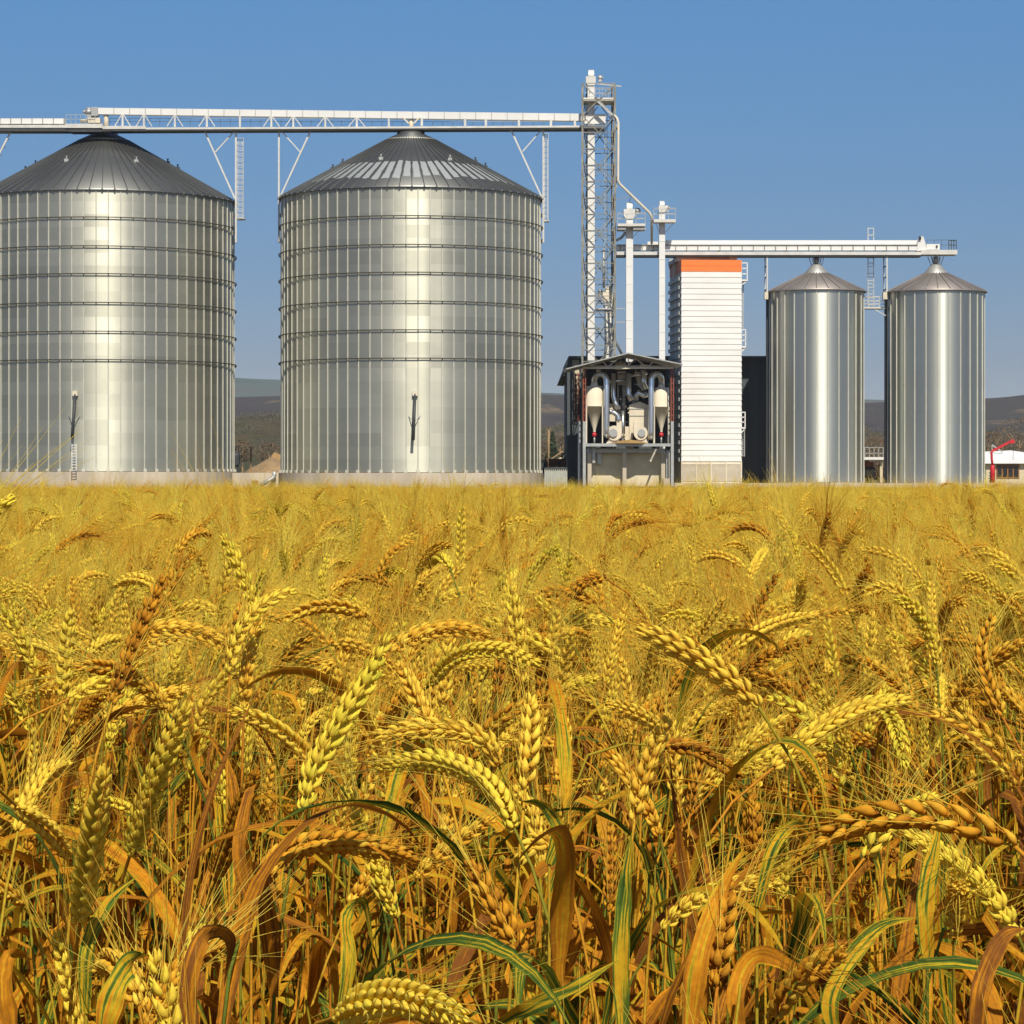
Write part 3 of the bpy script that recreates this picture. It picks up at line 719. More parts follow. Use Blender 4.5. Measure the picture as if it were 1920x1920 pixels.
# ------------------------------------------------------------------ dark hall behind and its lit end
DH = 194.0
t = empty('storage_hall', P(1230, 905, DH), 'long dark windowless hall behind the shed and the dryer', 'building')
m = MB(); m.box((PX(1068, DH), DH, GZ - .3), (PX(1443, DH), DH + 20, PZ(672, DH))); m.build('wall', M['dark'], t)
m = MB()
m.box((PX(1073, DH), DH - .06, PZ(792, DH)), (PX(1086, DH), DH - .01, PZ(674, DH))); m.build('pale_wall_panel', M['plaster'], t)
m = MB(); m.prism([(PX(1053, DH), PZ(705, DH)), (PX(1066, DH), PZ(671, DH)), (PX(1066, DH), PZ(668, DH)), (PX(1443, DH), PZ(668, DH)), (PX(1443, DH), PZ(672.5, DH)), (PX(1068, DH), PZ(672.5, DH)), (PX(1067, DH), PZ(706, DH))], DH - .5, DH + 20.5); m.build('roof', M['dark'], t)
m = MB()
ladder(m, 1079, 1085, 700, 800, DH - .8, 9, .09)
for i in range(5): m.bar(P(1073, 705 + i * 22, DH - .4), P(1085, 722 + i * 22, DH - .4), .05)
m.build('stair_frame', M['redoxide'], t)
q = MB(); q.pbox(1063.5, 1074, 690, 905, DH - 4.5, 4); q.pbox(1074, 1092, 792, 905, DH - 4.4, 3.6); q.build('side_annex', M['dark'], t)

# ------------------------------------------------------------------ open shed on posts with cyclones
DF, DB = 179.6, 184.9
t = empty('open_shed', P(1178, 905, DF), 'open fronted shed on stilts with shallow gable roof sheltering the cyclones', 'shed')
m = MB()
def roofslab(xa, ya, xb, yb, th=2.2):
    v = []
    for d_ in (DF - .9, DB + .3):
        for (x, y) in ((xa, ya), (xb, yb), (xb, yb + th), (xa, ya + th)): v.append(P(x, y, DF - .9) + Vector((0, d_ - DF + .9, 0)))
    m.add(v, [(3,2,1,0),(4,5,6,7),(0,1,5,4),(1,2,6,5),(2,3,7,6),(3,0,4,7)])
roofslab(1062, 690.5, 1177.8, 661); roofslab(1178.2, 661, 1280, 682)
m.build('roof', M['steel'], t)
for x in (1095.5, 1260.5):
    q = MB()
    for xx in (x - 2.2, x + 2.2): q.bar(P(xx, 689, DF), P(xx, 791, DF), .07)
    for i in range(9): q.bar(P(x - 2.2, 695 + i * 12, DF), P(x + 2.2, 695 + i * 12, DF), .06)
    q.build('post', M['redoxide'], t, label='red oxide upper post')
    q = MB(); q.bar(P(x, 790, DF), P(x, 912, DF), .19); q.build('post', M['steel'], t, label='grey lower post')
for x in (1086, 1252): 
    q = MB(); q.bar(P(x, 790 if x < 1100 else 845, DF + 1.5), P(x, 912, DF + 1.5), .15); q.build('post', M['steel'], t, label='rear grey post')
q = MB(); q.bar(P(1092, 690, DF), P(1263, 690, DF), .11); q.bar(P(1092, 686.5, DF + .15), P(1262, 686.5, DF + .15), .06)
for xa, ya, xb, yb in ((1105, 686, 1131, 678), (1131, 678, 1139, 688), (1141, 687, 1160, 672), (1160, 672, 1166, 672), (1178, 661, 1178, 688), (1178, 685, 1192, 672), (1192, 672, 1210, 687), (1214, 688, 1226, 678), (1226, 678, 1252, 686), (1104, 686, 1112, 680)):
    q.bar(P(xa, ya, DF + .02), P(xb, yb, DF + .02), .06)
q.build('roof_truss', M['beige'], t)
q = MB(); q.pbox(1098, 1258, 831.5, 837, DF + .02, .2); q.pbox(1100, 1256, 832, 834, DF + .22, 4.6); q.build('deck', M['steel'], t)
q = MB(); q.pbox(1100, 1247, 841, 848.5, DF + 1.2, .25); q.build('deck_beam', M['steel'], t); q = MB(); q.bar(P(1232, 838, DF + .3), P(1219, 866, DF - .1), .11); q.build('drain_chute', M['lattice'], t)
for x in (1105.5, 1171, 1243.5):
    q = MB(); q.pbox(x - 3.6, x + 3.6, 848.7, 912, DF + 1.1, .35); q.build('pillar', M['concrete'], t)
q = MB(); q.pbox(1100, 1256, 848.8, 912, DF + 1.85, .2); q.build('back_wall', M['plaster'], t)
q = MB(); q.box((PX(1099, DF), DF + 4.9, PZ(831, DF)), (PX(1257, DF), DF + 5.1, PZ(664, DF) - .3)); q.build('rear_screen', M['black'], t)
q = MB(); q.pbox(1244, 1258, 897, 912, DF + .2, 1.2); q.build('plinth_block', M['concrete'], t)
q = MB(); q.pbox(1111, 1116, 838, 868, DF + .9, .15); q.pbox(1120, 1127, 850, 870, DF + 1.5, .2); q.build('drain_pipe', M['steel'], t)
ladder(q := MB(), 1250, 1256, 842, 905, DF + .8, 9, .05); q.build('ladder', M['steel'], t)

def cyclone(cx, halfw, ytop, ybody, ytip, arch_x, arch_top, duct_bot, label):
    d = DF + 1.3; s = d / F; r = halfw * s; X = PX(cx, d)
    t = empty('cyclone_separator', P(cx, 832, d), label, 'cyclone', 'cyclones under the shed roof')
    m = MB(); m.lathe([(0, PZ(ytop, d)), (r, PZ(ytop, d)), (r, PZ(ybody, d)), (r * 1.03, PZ(ybody, d)), (r * 1.03, PZ(ybody + 1.5, d)), (r * .97, PZ(ybody + 1.5, d)), (r * .16, PZ(ytip, d)), (r * .16, PZ(ytip + 4, d))], (X, d, 0), 36)
    m.tube([P(cx + math.copysign(halfw * .5, arch_x - cx) * -1.6, ytop + 3, d), P(cx - math.copysign(halfw * .5, arch_x - cx) * 1.6, ytop + 9, d)], .12, 8)
    body = m.build('body', M['beige'], t)
    m = MB(); m.lathe([(r * .52, PZ(ytop, d) - .02), (r * .40, PZ(ytop - 5, d)), (r * .30, PZ(ytop - 10, d)), (0, PZ(ytop - 10, d))], (X, d, 0), 24); m.build('top_cone', M['beige'], body)
    # duct: from cyclone top, arching over and down
    rad = abs(arch_x - cx) / 2; mx = (arch_x + cx) / 2; pts = [P(cx, ytop - 4, d)]
    for i in range(13):
        a = math.pi * i / 12; sg = 1 if arch_x > cx else -1
        pts.append(P(mx - sg * rad * math.cos(a), arch_top + 6 + rad - rad * math.sin(a) * 1.0, d - .35 * i / 12))
    pts += [P(arch_x, 740, d - .4), P(arch_x, 780, d - .4), P(arch_x, duct_bot - 10, d - .4), P(arch_x - .5, duct_bot - 3, d - .4), P(arch_x + (3 if arch_x > cx else -1), duct_bot + 2, d - .3)]
    MB().tube(pts, 5.6 * s, 18).build('duct', M['duct'], t)
    m = MB(); m.lathe([(.0, PZ(811, d)), (.12, PZ(811.5, d)), (.15, PZ(815, d)), (.11, PZ(819, d)), (0, PZ(819, d))], (X, d, 0), 16); m.build('valve', M['red'], t)
    m = MB(); m.tube([P(cx, 818, d), P(cx, 831, d)], .06, 10); m.build('outlet_pipe', M['steel'], t)
    for k in (-1, 1):
        for dz in (-.35, .45):
            q = MB(); q.bar((X + k * r * .93, d + dz, PZ(ybody + 1, d)), (X + k * r * .93, d + dz, PZ(831.5, d)), .07); q.build('leg', M['beige'], t)
cyclone(1114.5, 16, 724, 761, 806, 1137, 696, 816, 'left beige cyclone with shiny duct arching over to its right')
cyclone(1240, 14.5, 727, 762, 806, 1221, 696, 820, 'right beige cyclone with shiny duct arching over to its left')

def blower(cx, cy, r, flip, label):
    d = DF + 1.0; s = d / F; t = empty('blower_fan', P(cx, 832, d), label, 'fan', 'blower fans on the shed deck')
    m = MB(); n = 28; poly = []
    for i in range(n):
        a = 2 * math.pi * i / n; rr = r * (1 + .12 * math.cos(a)); poly.append((PX(cx + flip * rr * math.cos(a), d), PZ(cy - rr * math.sin(a), d)))
    if flip < 0: poly.reverse()
    m.prism(poly, d, d + .55); h = m.build('housing', M['beige'], t)
    m = MB()
    x0 = cx + flip * r * .45; x1 = cx + flip * r * 1.12
    a0, a1 = min(x0, x1), max(x0, x1)
    m.box((PX(a0, d), d + .02, PZ(cy, d)), (PX(a1, d), d + .53, PZ(cy - r - 8, d))); m.build('outlet', M['beige'], h)
    m = MB(); m.tube([P(cx, cy, d - .12), P(cx, cy, d + .0)], r * .55 * s, 20); m.build('inlet_ring', M['steel'], h)
    m = MB(); m.prism([(PX(cx - r, d), PZ(832, d)), (PX(cx + r, d), PZ(832, d)), (PX(cx + r * .6, d), PZ(cy + r * .75, d)), (PX(cx - r * .6, d), PZ(cy + r * .75, d))], d + .1, d + .45); m.build('stand', M['beige'], t)
    return t
bt = blower(1150, 812, 14, 1, 'left blower fan with bent duct curling up from its outlet')
d_ = DF + 1.2
MB().tube([P(1159, 792, d_), P(1160, 786, d_), P(1158, 779, d_), P(1152, 774, d_), P(1145, 772, d_), P(1142, 773, d_ - .1)], [.2, .19, .18, .17, .17, .17], 14).build('bent_duct', M['duct'], bt)
blower(1203, 812, 13, -1, 'right blower fan with short cone topped outlet')

t = empty('filter_housing', P(1197, 832, DF + 3), 'grey beige gabled filter box standing between the two cyclones', 'filter box')
d_ = DF + 2.2
m = MB(); m.prism([(PX(x, d_), PZ(y, d_)) for x, y in ((1180, 831), (1216, 831), (1216, 760), (1200, 753), (1180, 759))], d_, d_ + 1.6)
body = m.build('body', M['beige'], t)
m = MB()
for y in (766, 779): m.pbox(1179.8, 1216.2, y, y + 1.2, d_ - .04, .036)
m.build('rib', M['steel'], body)
m = MB(); m.pbox(1186, 1197, 815, 830, d_ - .03, .026); m.build('opening', M['black'], body)
m = MB(); m.tube([P(1190, 757, d_ + .5), P(1191, 745, d_ + .4), P(1198, 736, d_ + .3), P(1206, 742, d_ + .3), P(1214, 738, d_ + .3)], .22, 12); m.build('top_pipe', M['duct'], t)
t = empty('inner_duct', P(1164, 832, DF + 3.5), 'tall beige flat sided duct behind the left blower fan', 'duct'); t.name = 'square_duct'
m = MB(); m.pbox(1158, 1173, 696, 832, DF + 3.3, .8); b_ = m.build('trunk', M['beige'], t)
m = MB(); m.pbox(1160, 1167, 722, 760, DF + 3.24, .05); m.build('slot', M['black'], b_)
t = empty('hopper', P(1204, 700, DF + 3.5), 'pale hanging hopper with slanted bottom behind the right arching duct', 'hopper')
m = MB(); m.prism([(PX(x, DF + 3.4), PZ(y, DF + 3.4)) for x, y in ((1190, 697), (1213, 697), (1213, 728), (1206, 733), (1196, 722))], DF + 3.4, DF + 4.4); m.build('bin', M['beige'], t)
m = MB(); m.bar(P(1190, 720, DF + 3.3), P(1206, 726, DF + 3.3), .05); m.bar(P(1192, 697, DF + 3.5), P(1192, 688, DF + 3.5), .05); m.bar(P(1211, 697, DF + 3.5), P(1211, 688, DF + 3.5), .05); m.build('hanger', M['steel'], t)
t = empty('pipe_bundle', P(1166, 690, DF + 2), 'cluster of pale vertical pipes under the shed ridge', 'pipes')
rnd = random.Random(4)
m = MB()
for i in range(7):
    x = 1155 + i * 2.9; m.tube([P(x, 676 + abs(i - 3) * 1.5, DF + 2), P(x + rnd.uniform(-.5, .5), 693, DF + 2)], .05, 8)
m.build('pipe', M['beige'], t)
m = MB()
m.tube([P(1150, 700, DF + 2.2), P(1150, 742, DF + 2.2), P(1154, 756, DF + 2.1), P(1160, 768, DF + 2)], .17, 12); m.tube([P(1178, 700, DF + 2.4), P(1178, 738, DF + 2.4), P(1184, 752, DF + 2.3)], .20, 12)
m.tube([P(1205, 694, DF + 2.2), P(1206, 716, DF + 2.2), P(1212, 730, DF + 2.2)], .16, 12); m.tube([P(1143, 716, DF + 2.5), P(1172, 712, DF + 2.5)], .10, 10); m.tube([P(1176, 706, DF + 2.6), P(1214, 700, DF + 2.6)], .09, 10)
m.tube([P(1168, 770, DF + 2.5), P(1168, 829, DF + 2.5)], .13, 10)
m.build('duct', M['duct'], t)
m = MB()
m.box(P(1143, 790, DF + 2.3), P(1153, 757, DF + 2.7)); m.box(P(1172, 829, DF + 2.2), P(1179, 800, DF + 2.6)); m.box(P(1200, 690, DF + 1.6), P(1214, 684, DF + 2)); m.box(P(1118, 700, DF + 2.8), P(1126, 693, DF + 3))
m.build('junction_box', M['beige'], t)
m = MB()
for i in range(10):
    x = 1148 + rnd.uniform(0, 30); y = 700 + rnd.uniform(0, 120); m.bar(P(x, y, DF + 2.6), P(x + rnd.uniform(-3, 3), y + rnd.uniform(14, 40), DF + 2.6), rnd.uniform(.05, .12))
for i in range(6):
    y = 702 + i * 22; m.bar(P(1148, y, DF + 2.8), P(1180, y + rnd.uniform(-3, 3), DF + 2.8), .06)
m.build('valve_frame', M['dsteel'], t)
m = MB()
for i in range(14):
    x = 1150 + rnd.uniform(0, 28); y = 735 + rnd.uniform(0, 88); m.box(P(x, y + 3, DF + 2.3), P(x + rnd.uniform(1.5, 4), y, DF + 2.5))
m.build('fitting', M['beige'], t)
t = MB().lathe([(1.35, 0), (1.0, .10), (.5, .2), (0, .26)], P(1180, 831.6, DF + .9), 20).build('grain_heap', M['tan'], None, P(1180, 832, DF + .9)); tag(t, 'low heap of spilled grain on the shed deck between the fans', 'grain heap')

# ------------------------------------------------------------------ concrete slabs, low wall, bent pipe
m = MB(); m.box((PX(1285, 183), 182.6, GZ - .4), (PX(1950, 183), 196, PZ(906.2, 183))); o = m.build('concrete_slab', M['concrete'], None, P(1500, 912, 185)); tag(o, 'long low concrete slab under the dryer and the two small silos', 'slab')
m = MB(); m.box((PX(1262, 183), 181.4, GZ - .3), (PX(1284, 183), 184.5, PZ(905, 183) - .02)); o = m.build('rubble_block', M['concrete'], None, P(1272, 912, 182)); tag(o, 'small rough concrete block at the foot of the dryer corner', 'block')
m = MB(); m.box((PX(438, 185), 184.2, GZ - .5), (PX(524, 185), 184.8, PZ(886.5, 185))); t = m.build('retaining_wall', M['concrete'], None, P(481, 912, 184.5)); tag(t, 'low concrete wall joining the bases of the two large silos', 'wall')
q = MB(); q.pbox(472, 484, 901, 912, 184.17, .028); q.build('opening', M['brown'], t)
m = MB(); m.tube([P(514, 884, 183.8), P(514.5, 890, 183.8), P(512, 896, 183.75), P(506, 900, 183.7), P(486, 911, 183.6)], .15, 14); o = m.build('bent_pipe', M['steel'], None, P(500, 912, 183.7)); tag(o, 'pale bent outlet pipe in front of the low concrete wall', 'pipe')

# between the silos
t = empty('storage_tank', P(444, 884, 200), 'small dark tank on legs behind the right foot of the leftmost silo', 'tank')
m = MB(); m.box(P(434, 872, 200), P(450, 856, 201)); m.tube([P(436, 855, 200.4), P(449, 855, 200.4)], .3, 12); m.build('body', M['dsteel'], t)
for x in (439, 444.5, 449): 
    q = MB(); q.bar(P(x, 872, 200.2), P(x, 884, 200.2) - Vector((0, 0, 1.1)), .16); q.build('leg', M['dsteel'], t)
def heap(x0, x1, ytop, ybase, d, name, label, m_, cat):
    X0, X1 = PX(x0, d), PX(x1, d); mb = MB(); n = 28; vs = []; H = PZ(ytop, d) - (GZ)
    for j in range(n + 1):
        for i in range(n + 1):
            u, v = i / n * 2 - 1, j / n * 2 - 1; r = min(1, math.hypot(u, v))
            z = H * (1 - r ** 2.2) * (1 + .16 * noise.noise(Vector((u * 3, v * 3, d)))) 
            vs.append(((X0 + X1) / 2 + u * (X1 - X0) / 2, d + v * 5, GZ - .05 + max(0, z)))
    mb.add(vs, [(j*(n+1)+i, j*(n+1)+i+1, (j+1)*(n+1)+i+1, (j+1)*(n+1)+i) for j in range(n) for i in range(n)], True)
    o = mb.build(name, m_, None, ((X0 + X1) / 2, d, GZ)); tag(o, label, cat)
heap(440, 600, 860, 884, 238, 'soil_heap', 'tan heap of earth seen in the gap between the two large silos', M['wood'], 'heap')
heap(484, 556, 850, 884, 264, 'soil_heap', 'smaller paler heap behind the tan heap in the gap between large silos', M['tan'], 'heap')
m = MB(); m.bar(P(470.5, 838, 208), P(470.5, 880, 208) - Vector((0, 0, 1.)), .10); o = m.build('marker_post', M['wood'], None, P(470, 884, 208)); tag(o, 'thin pale post in front of the tan heap', 'post')

# between silo and shed
t = empty('corrugated_fence', P(1040, 905, 183.2), 'pale corrugated metal fence between the streaked silo and the shed', 'fence')
m = MB(); xa, xb = PX(1021, 183.2), PX(1064, 183.2); n = 44
vs = []
for i in range(n + 1):
    x = xa + (xb - xa) * i / n; y = 183.2 + (.05 if (i // 2) % 2 else -.05)
    vs += [(x, y, GZ - .2), (x, y, PZ(879, 183.2))]
m.add(vs, [(2*i, 2*i+2, 2*i+3, 2*i+1) for i in range(n)]); m.build('panel', M['fence'], t)
m = MB(); m.bar((xa, 183.2, PZ(878, 183.2)), (xb, 183.2, PZ(878, 183.2)), .12); m.build('top_rail', M['dsteel'], t)
t = empty('rail_wagon', P(1045, 880, 205), 'rust coloured low sheet roof behind the corrugated fence', 'roof'); t.name = 'lean_to_shed'
m = MB(); m.box(P(1029, 874, 205), P(1066, 860.5, 207)); m.build('roof', M['rust'], t)
m = MB(); m.box(P(1029, 876, 204.9), P(1066, 874, 205.6)); m.bar(P(1036, 861, 204.9), P(1036, 874, 204.9), .06); m.bar(P(1042, 874, 204.9), P(1052, 862, 204.9), .06); m.build('trim', M['wood'], t)
m = MB(); m.box((PX(1030, 205), 205.2, GZ), (PX(1065, 205), 206.8, PZ(876.2, 205))); m.build('wall', M['dsteel'], t)
t = empty('steel_stair', P(1060, 878, 203), 'dark steel stair rail climbing to the left side of the dark hall', 'stair')
m = MB(); m.bar(P(1047, 869, 199), P(1066, 853, 199), .14); m.build('stringer', M['dsteel'], t)
m = MB(); m.bar(P(1051, 857, 199), P(1066, 840, 199), .09); m.bar(P(1054, 863, 199), P(1054, 853, 199), .09); m.bar(P(1064, 854, 199), P(1064, 842, 199), .09); m.bar(P(1050, 869, 199), P(1050, 905, 199), .12); m.build('handrail', M['dsteel'], t)
t = empty('parked_van', P(1022, 880, 215), 'dark vehicle partly hidden by the right edge of the streaked silo', 'vehicle')
m = MB(); m.prism([(PX(x, 215), PZ(y, 215)) for x, y in ((1008, 884), (1027, 884), (1027, 868), (1024, 860), (1010, 860), (1008, 868))], 215, 219); m.build('body', M['dsteel'], t)
m = MB(); m.pbox(1012, 1023, 862, 867, 214.96, .03); m.build('window', M['glass'], t)
for x in (1011.5, 1023):
    m = MB(); m.tube([P(x, 884, 214.8), P(x, 884, 215.3)], .3, 14); m.build('wheel', M['black'], t)
t = empty('utility_pole', P(1029, 890, 225), 'thin wooden pole with forked top right of the streaked silo', 'pole')
m = MB(); m.tube([P(1029, 806, 225), P(1028.5, 892, 225)], .09, 8); m.build('shaft', M['wood'], t)
m = MB(); m.bar(P(1029, 808, 225), P(1025, 803, 225), .05); m.bar(P(1029, 808, 225), P(1033, 802, 225), .05); m.build('crossarm', M['wood'], t)

def gable_house(xa, xb, yr, ye, yb, d, dep, name, label, wm, rm, cat='house', apex=.5):
    t = empty(name, (PX((xa + xb) / 2, d), d, GZ), label, cat)
    X0, X1 = PX(xa, d), PX(xb, d); Xa = X0 + (X1 - X0) * apex
    m = MB(); m.prism([(X0 + .3, GZ - .2), (X1 - .3, GZ - .2), (X1 - .3, PZ(ye, d)), (Xa, PZ(yr, d) - .12), (X0 + .3, PZ(ye, d))], d, d + dep); wl = m.build('wall', wm, t)
    m = MB()
    for (A, B) in (((X0, PZ(ye, d) - .02), (Xa, PZ(yr, d))), ((Xa, PZ(yr, d)), (X1, PZ(ye, d) - .02))):
        m.prism([A, B, (B[0], B[1] + .14), (A[0], A[1] + .14)], d - .4, d + dep + .4)
    m.build('roof', rm, t)
    return t
gable_house(1033, 1075, 848, 862, 880, 262, 6, 'brown_house', 'small brown gabled house beyond the rust coloured roof', M['plaster'], M['wood'])

# right hand farmhouse
d = 228
t = empty('farmhouse', (PX(1900, d), d, GZ), 'cream house with white sheet roof and brown window at the right edge', 'house')
m = MB(); m.box((PX(1849, d), d, GZ - .1), (PX(1990, d), d + 8, PZ(866, d))); wl = m.build('wall', M['plaster'], t)
m = MB()
Xl, Xr = PX(1840, d), PX(1998, d); zE, zR = PZ(866.5, d), PZ(847, d)
V = [(Xl, d - .5, zE), (Xr, d - .5, zE), (Xr, d - .5, zE - .12), (Xl, d - .5, zE - .12), (Xl, d + 4, zR), (PX(1893, d) * 1.02, d + 4, zR + .15), (Xr, d + 4, zR - .35), (Xr, d + 8.5, zE), (Xl, d + 8.5, zE)]
m.add(V, [(0, 1, 6, 5, 4), (3, 2, 1, 0), (4, 5, 6, 7, 8), (0, 4, 8), (1, 7, 6), (3, 8, 7, 2), (0, 8, 3), (1, 2, 7)]); m.build('roof', M['roofw'], t)
for (xa, xb) in ((1868, 1911),):
    fr = MB(); fr.box((PX(xa, d), d - .08, PZ(896.5, d)), (PX(xb, d), d - .002, PZ(870.5, d))); f_ = fr.build('window', M['brown'], t)
    for i in range(4):
        x0 = xa + 1.5 + i * (xb - xa - 1.5) / 4; gl = MB(); gl.box((PX(x0, d), d - .1, PZ(894.5, d)), (PX(x0 + 8.3, d), d - .082, PZ(872.5, d))); gl.build('pane', M['glass'], f_)
fr = MB(); fr.box((PX(1868, d), d - .9, PZ(904, d)), (PX(1892, d), d - .5, PZ(901.5, d))); fr.bar((PX(1870, d), d - .7, PZ(903, d)), (PX(1870, d), d - .7, GZ), .06); fr.bar((PX(1890, d), d - .7, PZ(903, d)), (PX(1890, d), d - .7, GZ), .06)
o = fr.build('garden_bench', M['plaster'], None, (PX(1880, d), d - .7, GZ)); tag(o, 'plain pale bench under the window of the cream house', 'bench')
q = MB(); q.bar(P(1860, 834, d + 3), P(1860, 850, d + 3), .06); q.bar(P(1860, 834, d + 3), P(1880, 848, d + 3), .1); q.build('roof_stay', M['steel'], t)

# red auger crane
d = 200
t = empty('red_auger', P(1861, 912, d), 'red grain auger arm with raised tip standing before the cream house', 'auger')
m = MB(); m.tube([P(1861, 914, d), P(1861, 876, d), P(1861, 872, d)], [.19, .19, .12], 14); m.build('base_column', M['red'], t)
m = MB(); m.tube([P(1861, 873, d), P(1859.5, 860, d), P(1859, 848, d), P(1863, 843, d)], .09, 10); m.build('mast', M['red'], t)
m = MB(); m.bar(P(1860, 846, d), P(1898, 826, d), .17); m.bar(P(1893, 829, d), P(1902, 827, d), .26); ar = m.build('arm', M['red'], t)
m = MB(); m.bar(P(1900, 828, d), P(1899.5, 862, d), .025); m.build('hanging_cable', M['dsteel'], ar)
m = MB()
for i in range(5): m.tube([P(1857 - i % 2, 886 + i * 5, d - .1), P(1855.5, 888 + i * 5, d - .1)], .07, 6)
m.build('hose', M['dsteel'], t)

# red platform between small silos, far
d = 215
t = empty('loading_platform', P(1640, 890, d), 'white railed loading platform with red machine below, between the small silos', 'platform')
m = MB(); m.pbox(1612, 1657, 857, 862, d, 2.5); m.build('deck', M['whitep'], t)
m = MB(); railing(m, 1613, 1656, 839, 857, d + .02, 8, .06, (.6,)); m.build('railing', M['steel'], t)
for x in (1618, 1652): q = MB(); q.pbox(x - 2, x + 3, 862.2, 905, d + .5, .4); q.build('post', M['plaster'], t)
t = empty('red_machine', P(1628, 890, d + 3), 'faded red machine body standing under the loading platform', 'machine')
m = MB(); m.pbox(1614, 1638, 866, 880, d + .8, 1.2); m.pbox(1616, 1630, 863.5, 866, d + .9, 1); m.build('body', M['redoxide'], t)
m = MB(); m.tube([P(1620, 884, d + .75), P(1620, 884, d + 1.1)], .4, 14); m.tube([P(1633, 884, d + .75), P(1633, 884, d + 1.1)], .4, 14); m.build('wheel', M['black'], t)

# ------------------------------------------------------------------ trees and shrubs far behind
def leafmat(name, c1, c2):
    m = bpy.data.materials.new(name); m.use_nodes = True; N = m.node_tree; b = N.nodes['Principled BSDF']
    g = N.nodes.new('ShaderNodeNewGeometry'); rp = N.nodes.new('ShaderNodeValToRGB')
    rp.color_ramp.elements[0].color = (*c1, 1); rp.color_ramp.elements[1].color = (*c2, 1)
    N.links.new(g.outputs['Random Per Island'], rp.inputs[0]); N.links.new(rp.outputs[0], b.inputs['Base Color']); b.inputs['Roughness'].default_value = .8
    return m
M['spruce'] = leafmat('spruce_needles', (.02, .035, .015), (.05, .07, .03))
M['bare'] = leafmat('bare_twigs', (.06, .04, .025), (.14, .095, .05))
M['scrub'] = leafmat('scrub_twigs', (.04, .035, .02), (.11, .085, .04))
def crown(mb, c, rx, rz, n, size, rnd, conical=False):
    for i in range(n):
        a = rnd.uniform(0, 6.283); u = rnd.random() ** .5; h = rnd.uniform(-1, 1)
        if conical: rr = rx * (1 - (h + 1) / 2) * u + .05; z = h * rz
        else: rr = rx * u * math.sqrt(1 - h * h * .9); z = h * rz
        p = Vector(c) + Vector((rr * math.cos(a), rr * math.sin(a), z))
        d1 = Vector((rnd.uniform(-1, 1), rnd.uniform(-1, 1), rnd.uniform(-1, 1))).normalized(); d2 = d1.orthogonal().normalized()
        s_ = size * rnd.uniform(.5, 1.3)
        mb.add([p - d1 * s_, p + d2 * s_ * .5, p + d1 * s_, p - d2 * s_ * .5], [(0, 1, 2, 3)])
rnd = random.Random(11)
t = empty('spruce_tree', P(1037, 880, 270), 'dark green spruce tree beyond the pole right of the streaked silo', 'tree')
m = MB(); c0 = P(1036, 835, 270); crown(m, c0, .75, 1.3, 900, .16, rnd, True); m.build('crown', M['spruce'], t)
m = MB(); m.tube([(c0.x, 270, GZ), (c0.x, 270, c0.z + .8)], [.16, .04], 8); m.build('trunk', M['wood'], t)
trees = [(455, 846, 300, 1.5), (505, 852, 330, 1.8), (1024, 846, 310, 1.6), (1050, 838, 320, 1.7), (1632, 846, 300, 2.2), (1650, 850, 280, 2.0), (1853, 838, 300, 2.2), (1880, 832, 320, 2.6), (1912, 822, 310, 3.0), (1936, 818, 305, 3.0), (1626, 880, 235, 1.0), (1648, 884, 232, .9)]
lab = ['bare brown tree right behind the leftmost silo edge', 'bare brown tree behind the tan heap', 'bare brown tree behind the forked pole', 'bare brown tree beyond the small brown house', 'bare brown tree above the loading platform', 'bare brown tree beside the right small silo', 'bare brown tree right of the far right silo', 'broad bare tree behind the tip of the red auger', 'tall bare tree behind the cream house roof', 'tall bare tree cut by the right edge of the photo', 'low brown shrub under the loading platform left', 'low brown shrub under the loading platform right']
for (x, y, d, r), L in zip(trees, lab):
    t = empty('bare_tree', (PX(x, d), d, GZ), L, 'tree', 'bare trees behind the silos'); m = MB(); c0 = P(x, y, d)
    crown(m, c0, r, r * .75, 700, .13, rnd); m.build('crown', M['bare'], t)
    m = MB(); m.tube([(c0.x, d, GZ), (c0.x, d, c0.z)], [.16, .06], 7)
    for k in range(7):
        a = rnd.uniform(0, 6.28); m.bar((c0.x, d, c0.z - r * .4), (c0.x + r * .7 * math.cos(a), d + r * .7 * math.sin(a), c0.z + r * rnd.uniform(.1, .6)), .05)
    m.build('trunk', M['wood'], t)
# scrub over the dry slope (one mass)
m = MB()
for i in range(1500):
    y = rnd.uniform(640, 1150); px = rnd.choice([rnd.uniform(380, 580), rnd.uniform(960, 1120), rnd.uniform(1570, 1720), rnd.uniform(1800, 2000)]); x = (px - 960) / F * y
    n_ = noise.noise(Vector((x * .02, y * .012, 3)))
    if n_ < rnd.uniform(-.35, .2): continue
    r = rnd.uniform(1.0, 2.6); crown(m, (x, y, near_z(x, y) + r * .4), r * 1.3, r * .6, 34, r * .2, rnd)
o = m.build('scrub_woodland', M['scrub'], None, (0, 900, 0)); tag(o, 'brown scrub and bare woodland scattered over the distant dry slope', 'woodland', kind='stuff')

# ------------------------------------------------------------------ haze
hz = MB(); hz.box((-3500, -70, -4), (3500, 6200, 165))
hm = bpy.data.materials.new('thin_haze'); hm.use_nodes = True; N = hm.node_tree; N.nodes.clear()
ou = N.nodes.new('ShaderNodeOutputMaterial'); pv = N.nodes.new('ShaderNodeVolumePrincipled')
pv.inputs['Color'].default_value = (.80, .86, 1, 1); pv.inputs['Density'].default_value = .00011; pv.inputs['Anisotropy'].default_value = 0.0
N.links.new(pv.outputs[0], ou.inputs['Volume'])
o = hz.build('haze', hm, None, (0, 0, -4)); tag(o, 'thin pale haze lying over the distant hills', 'haze', kind='stuff')

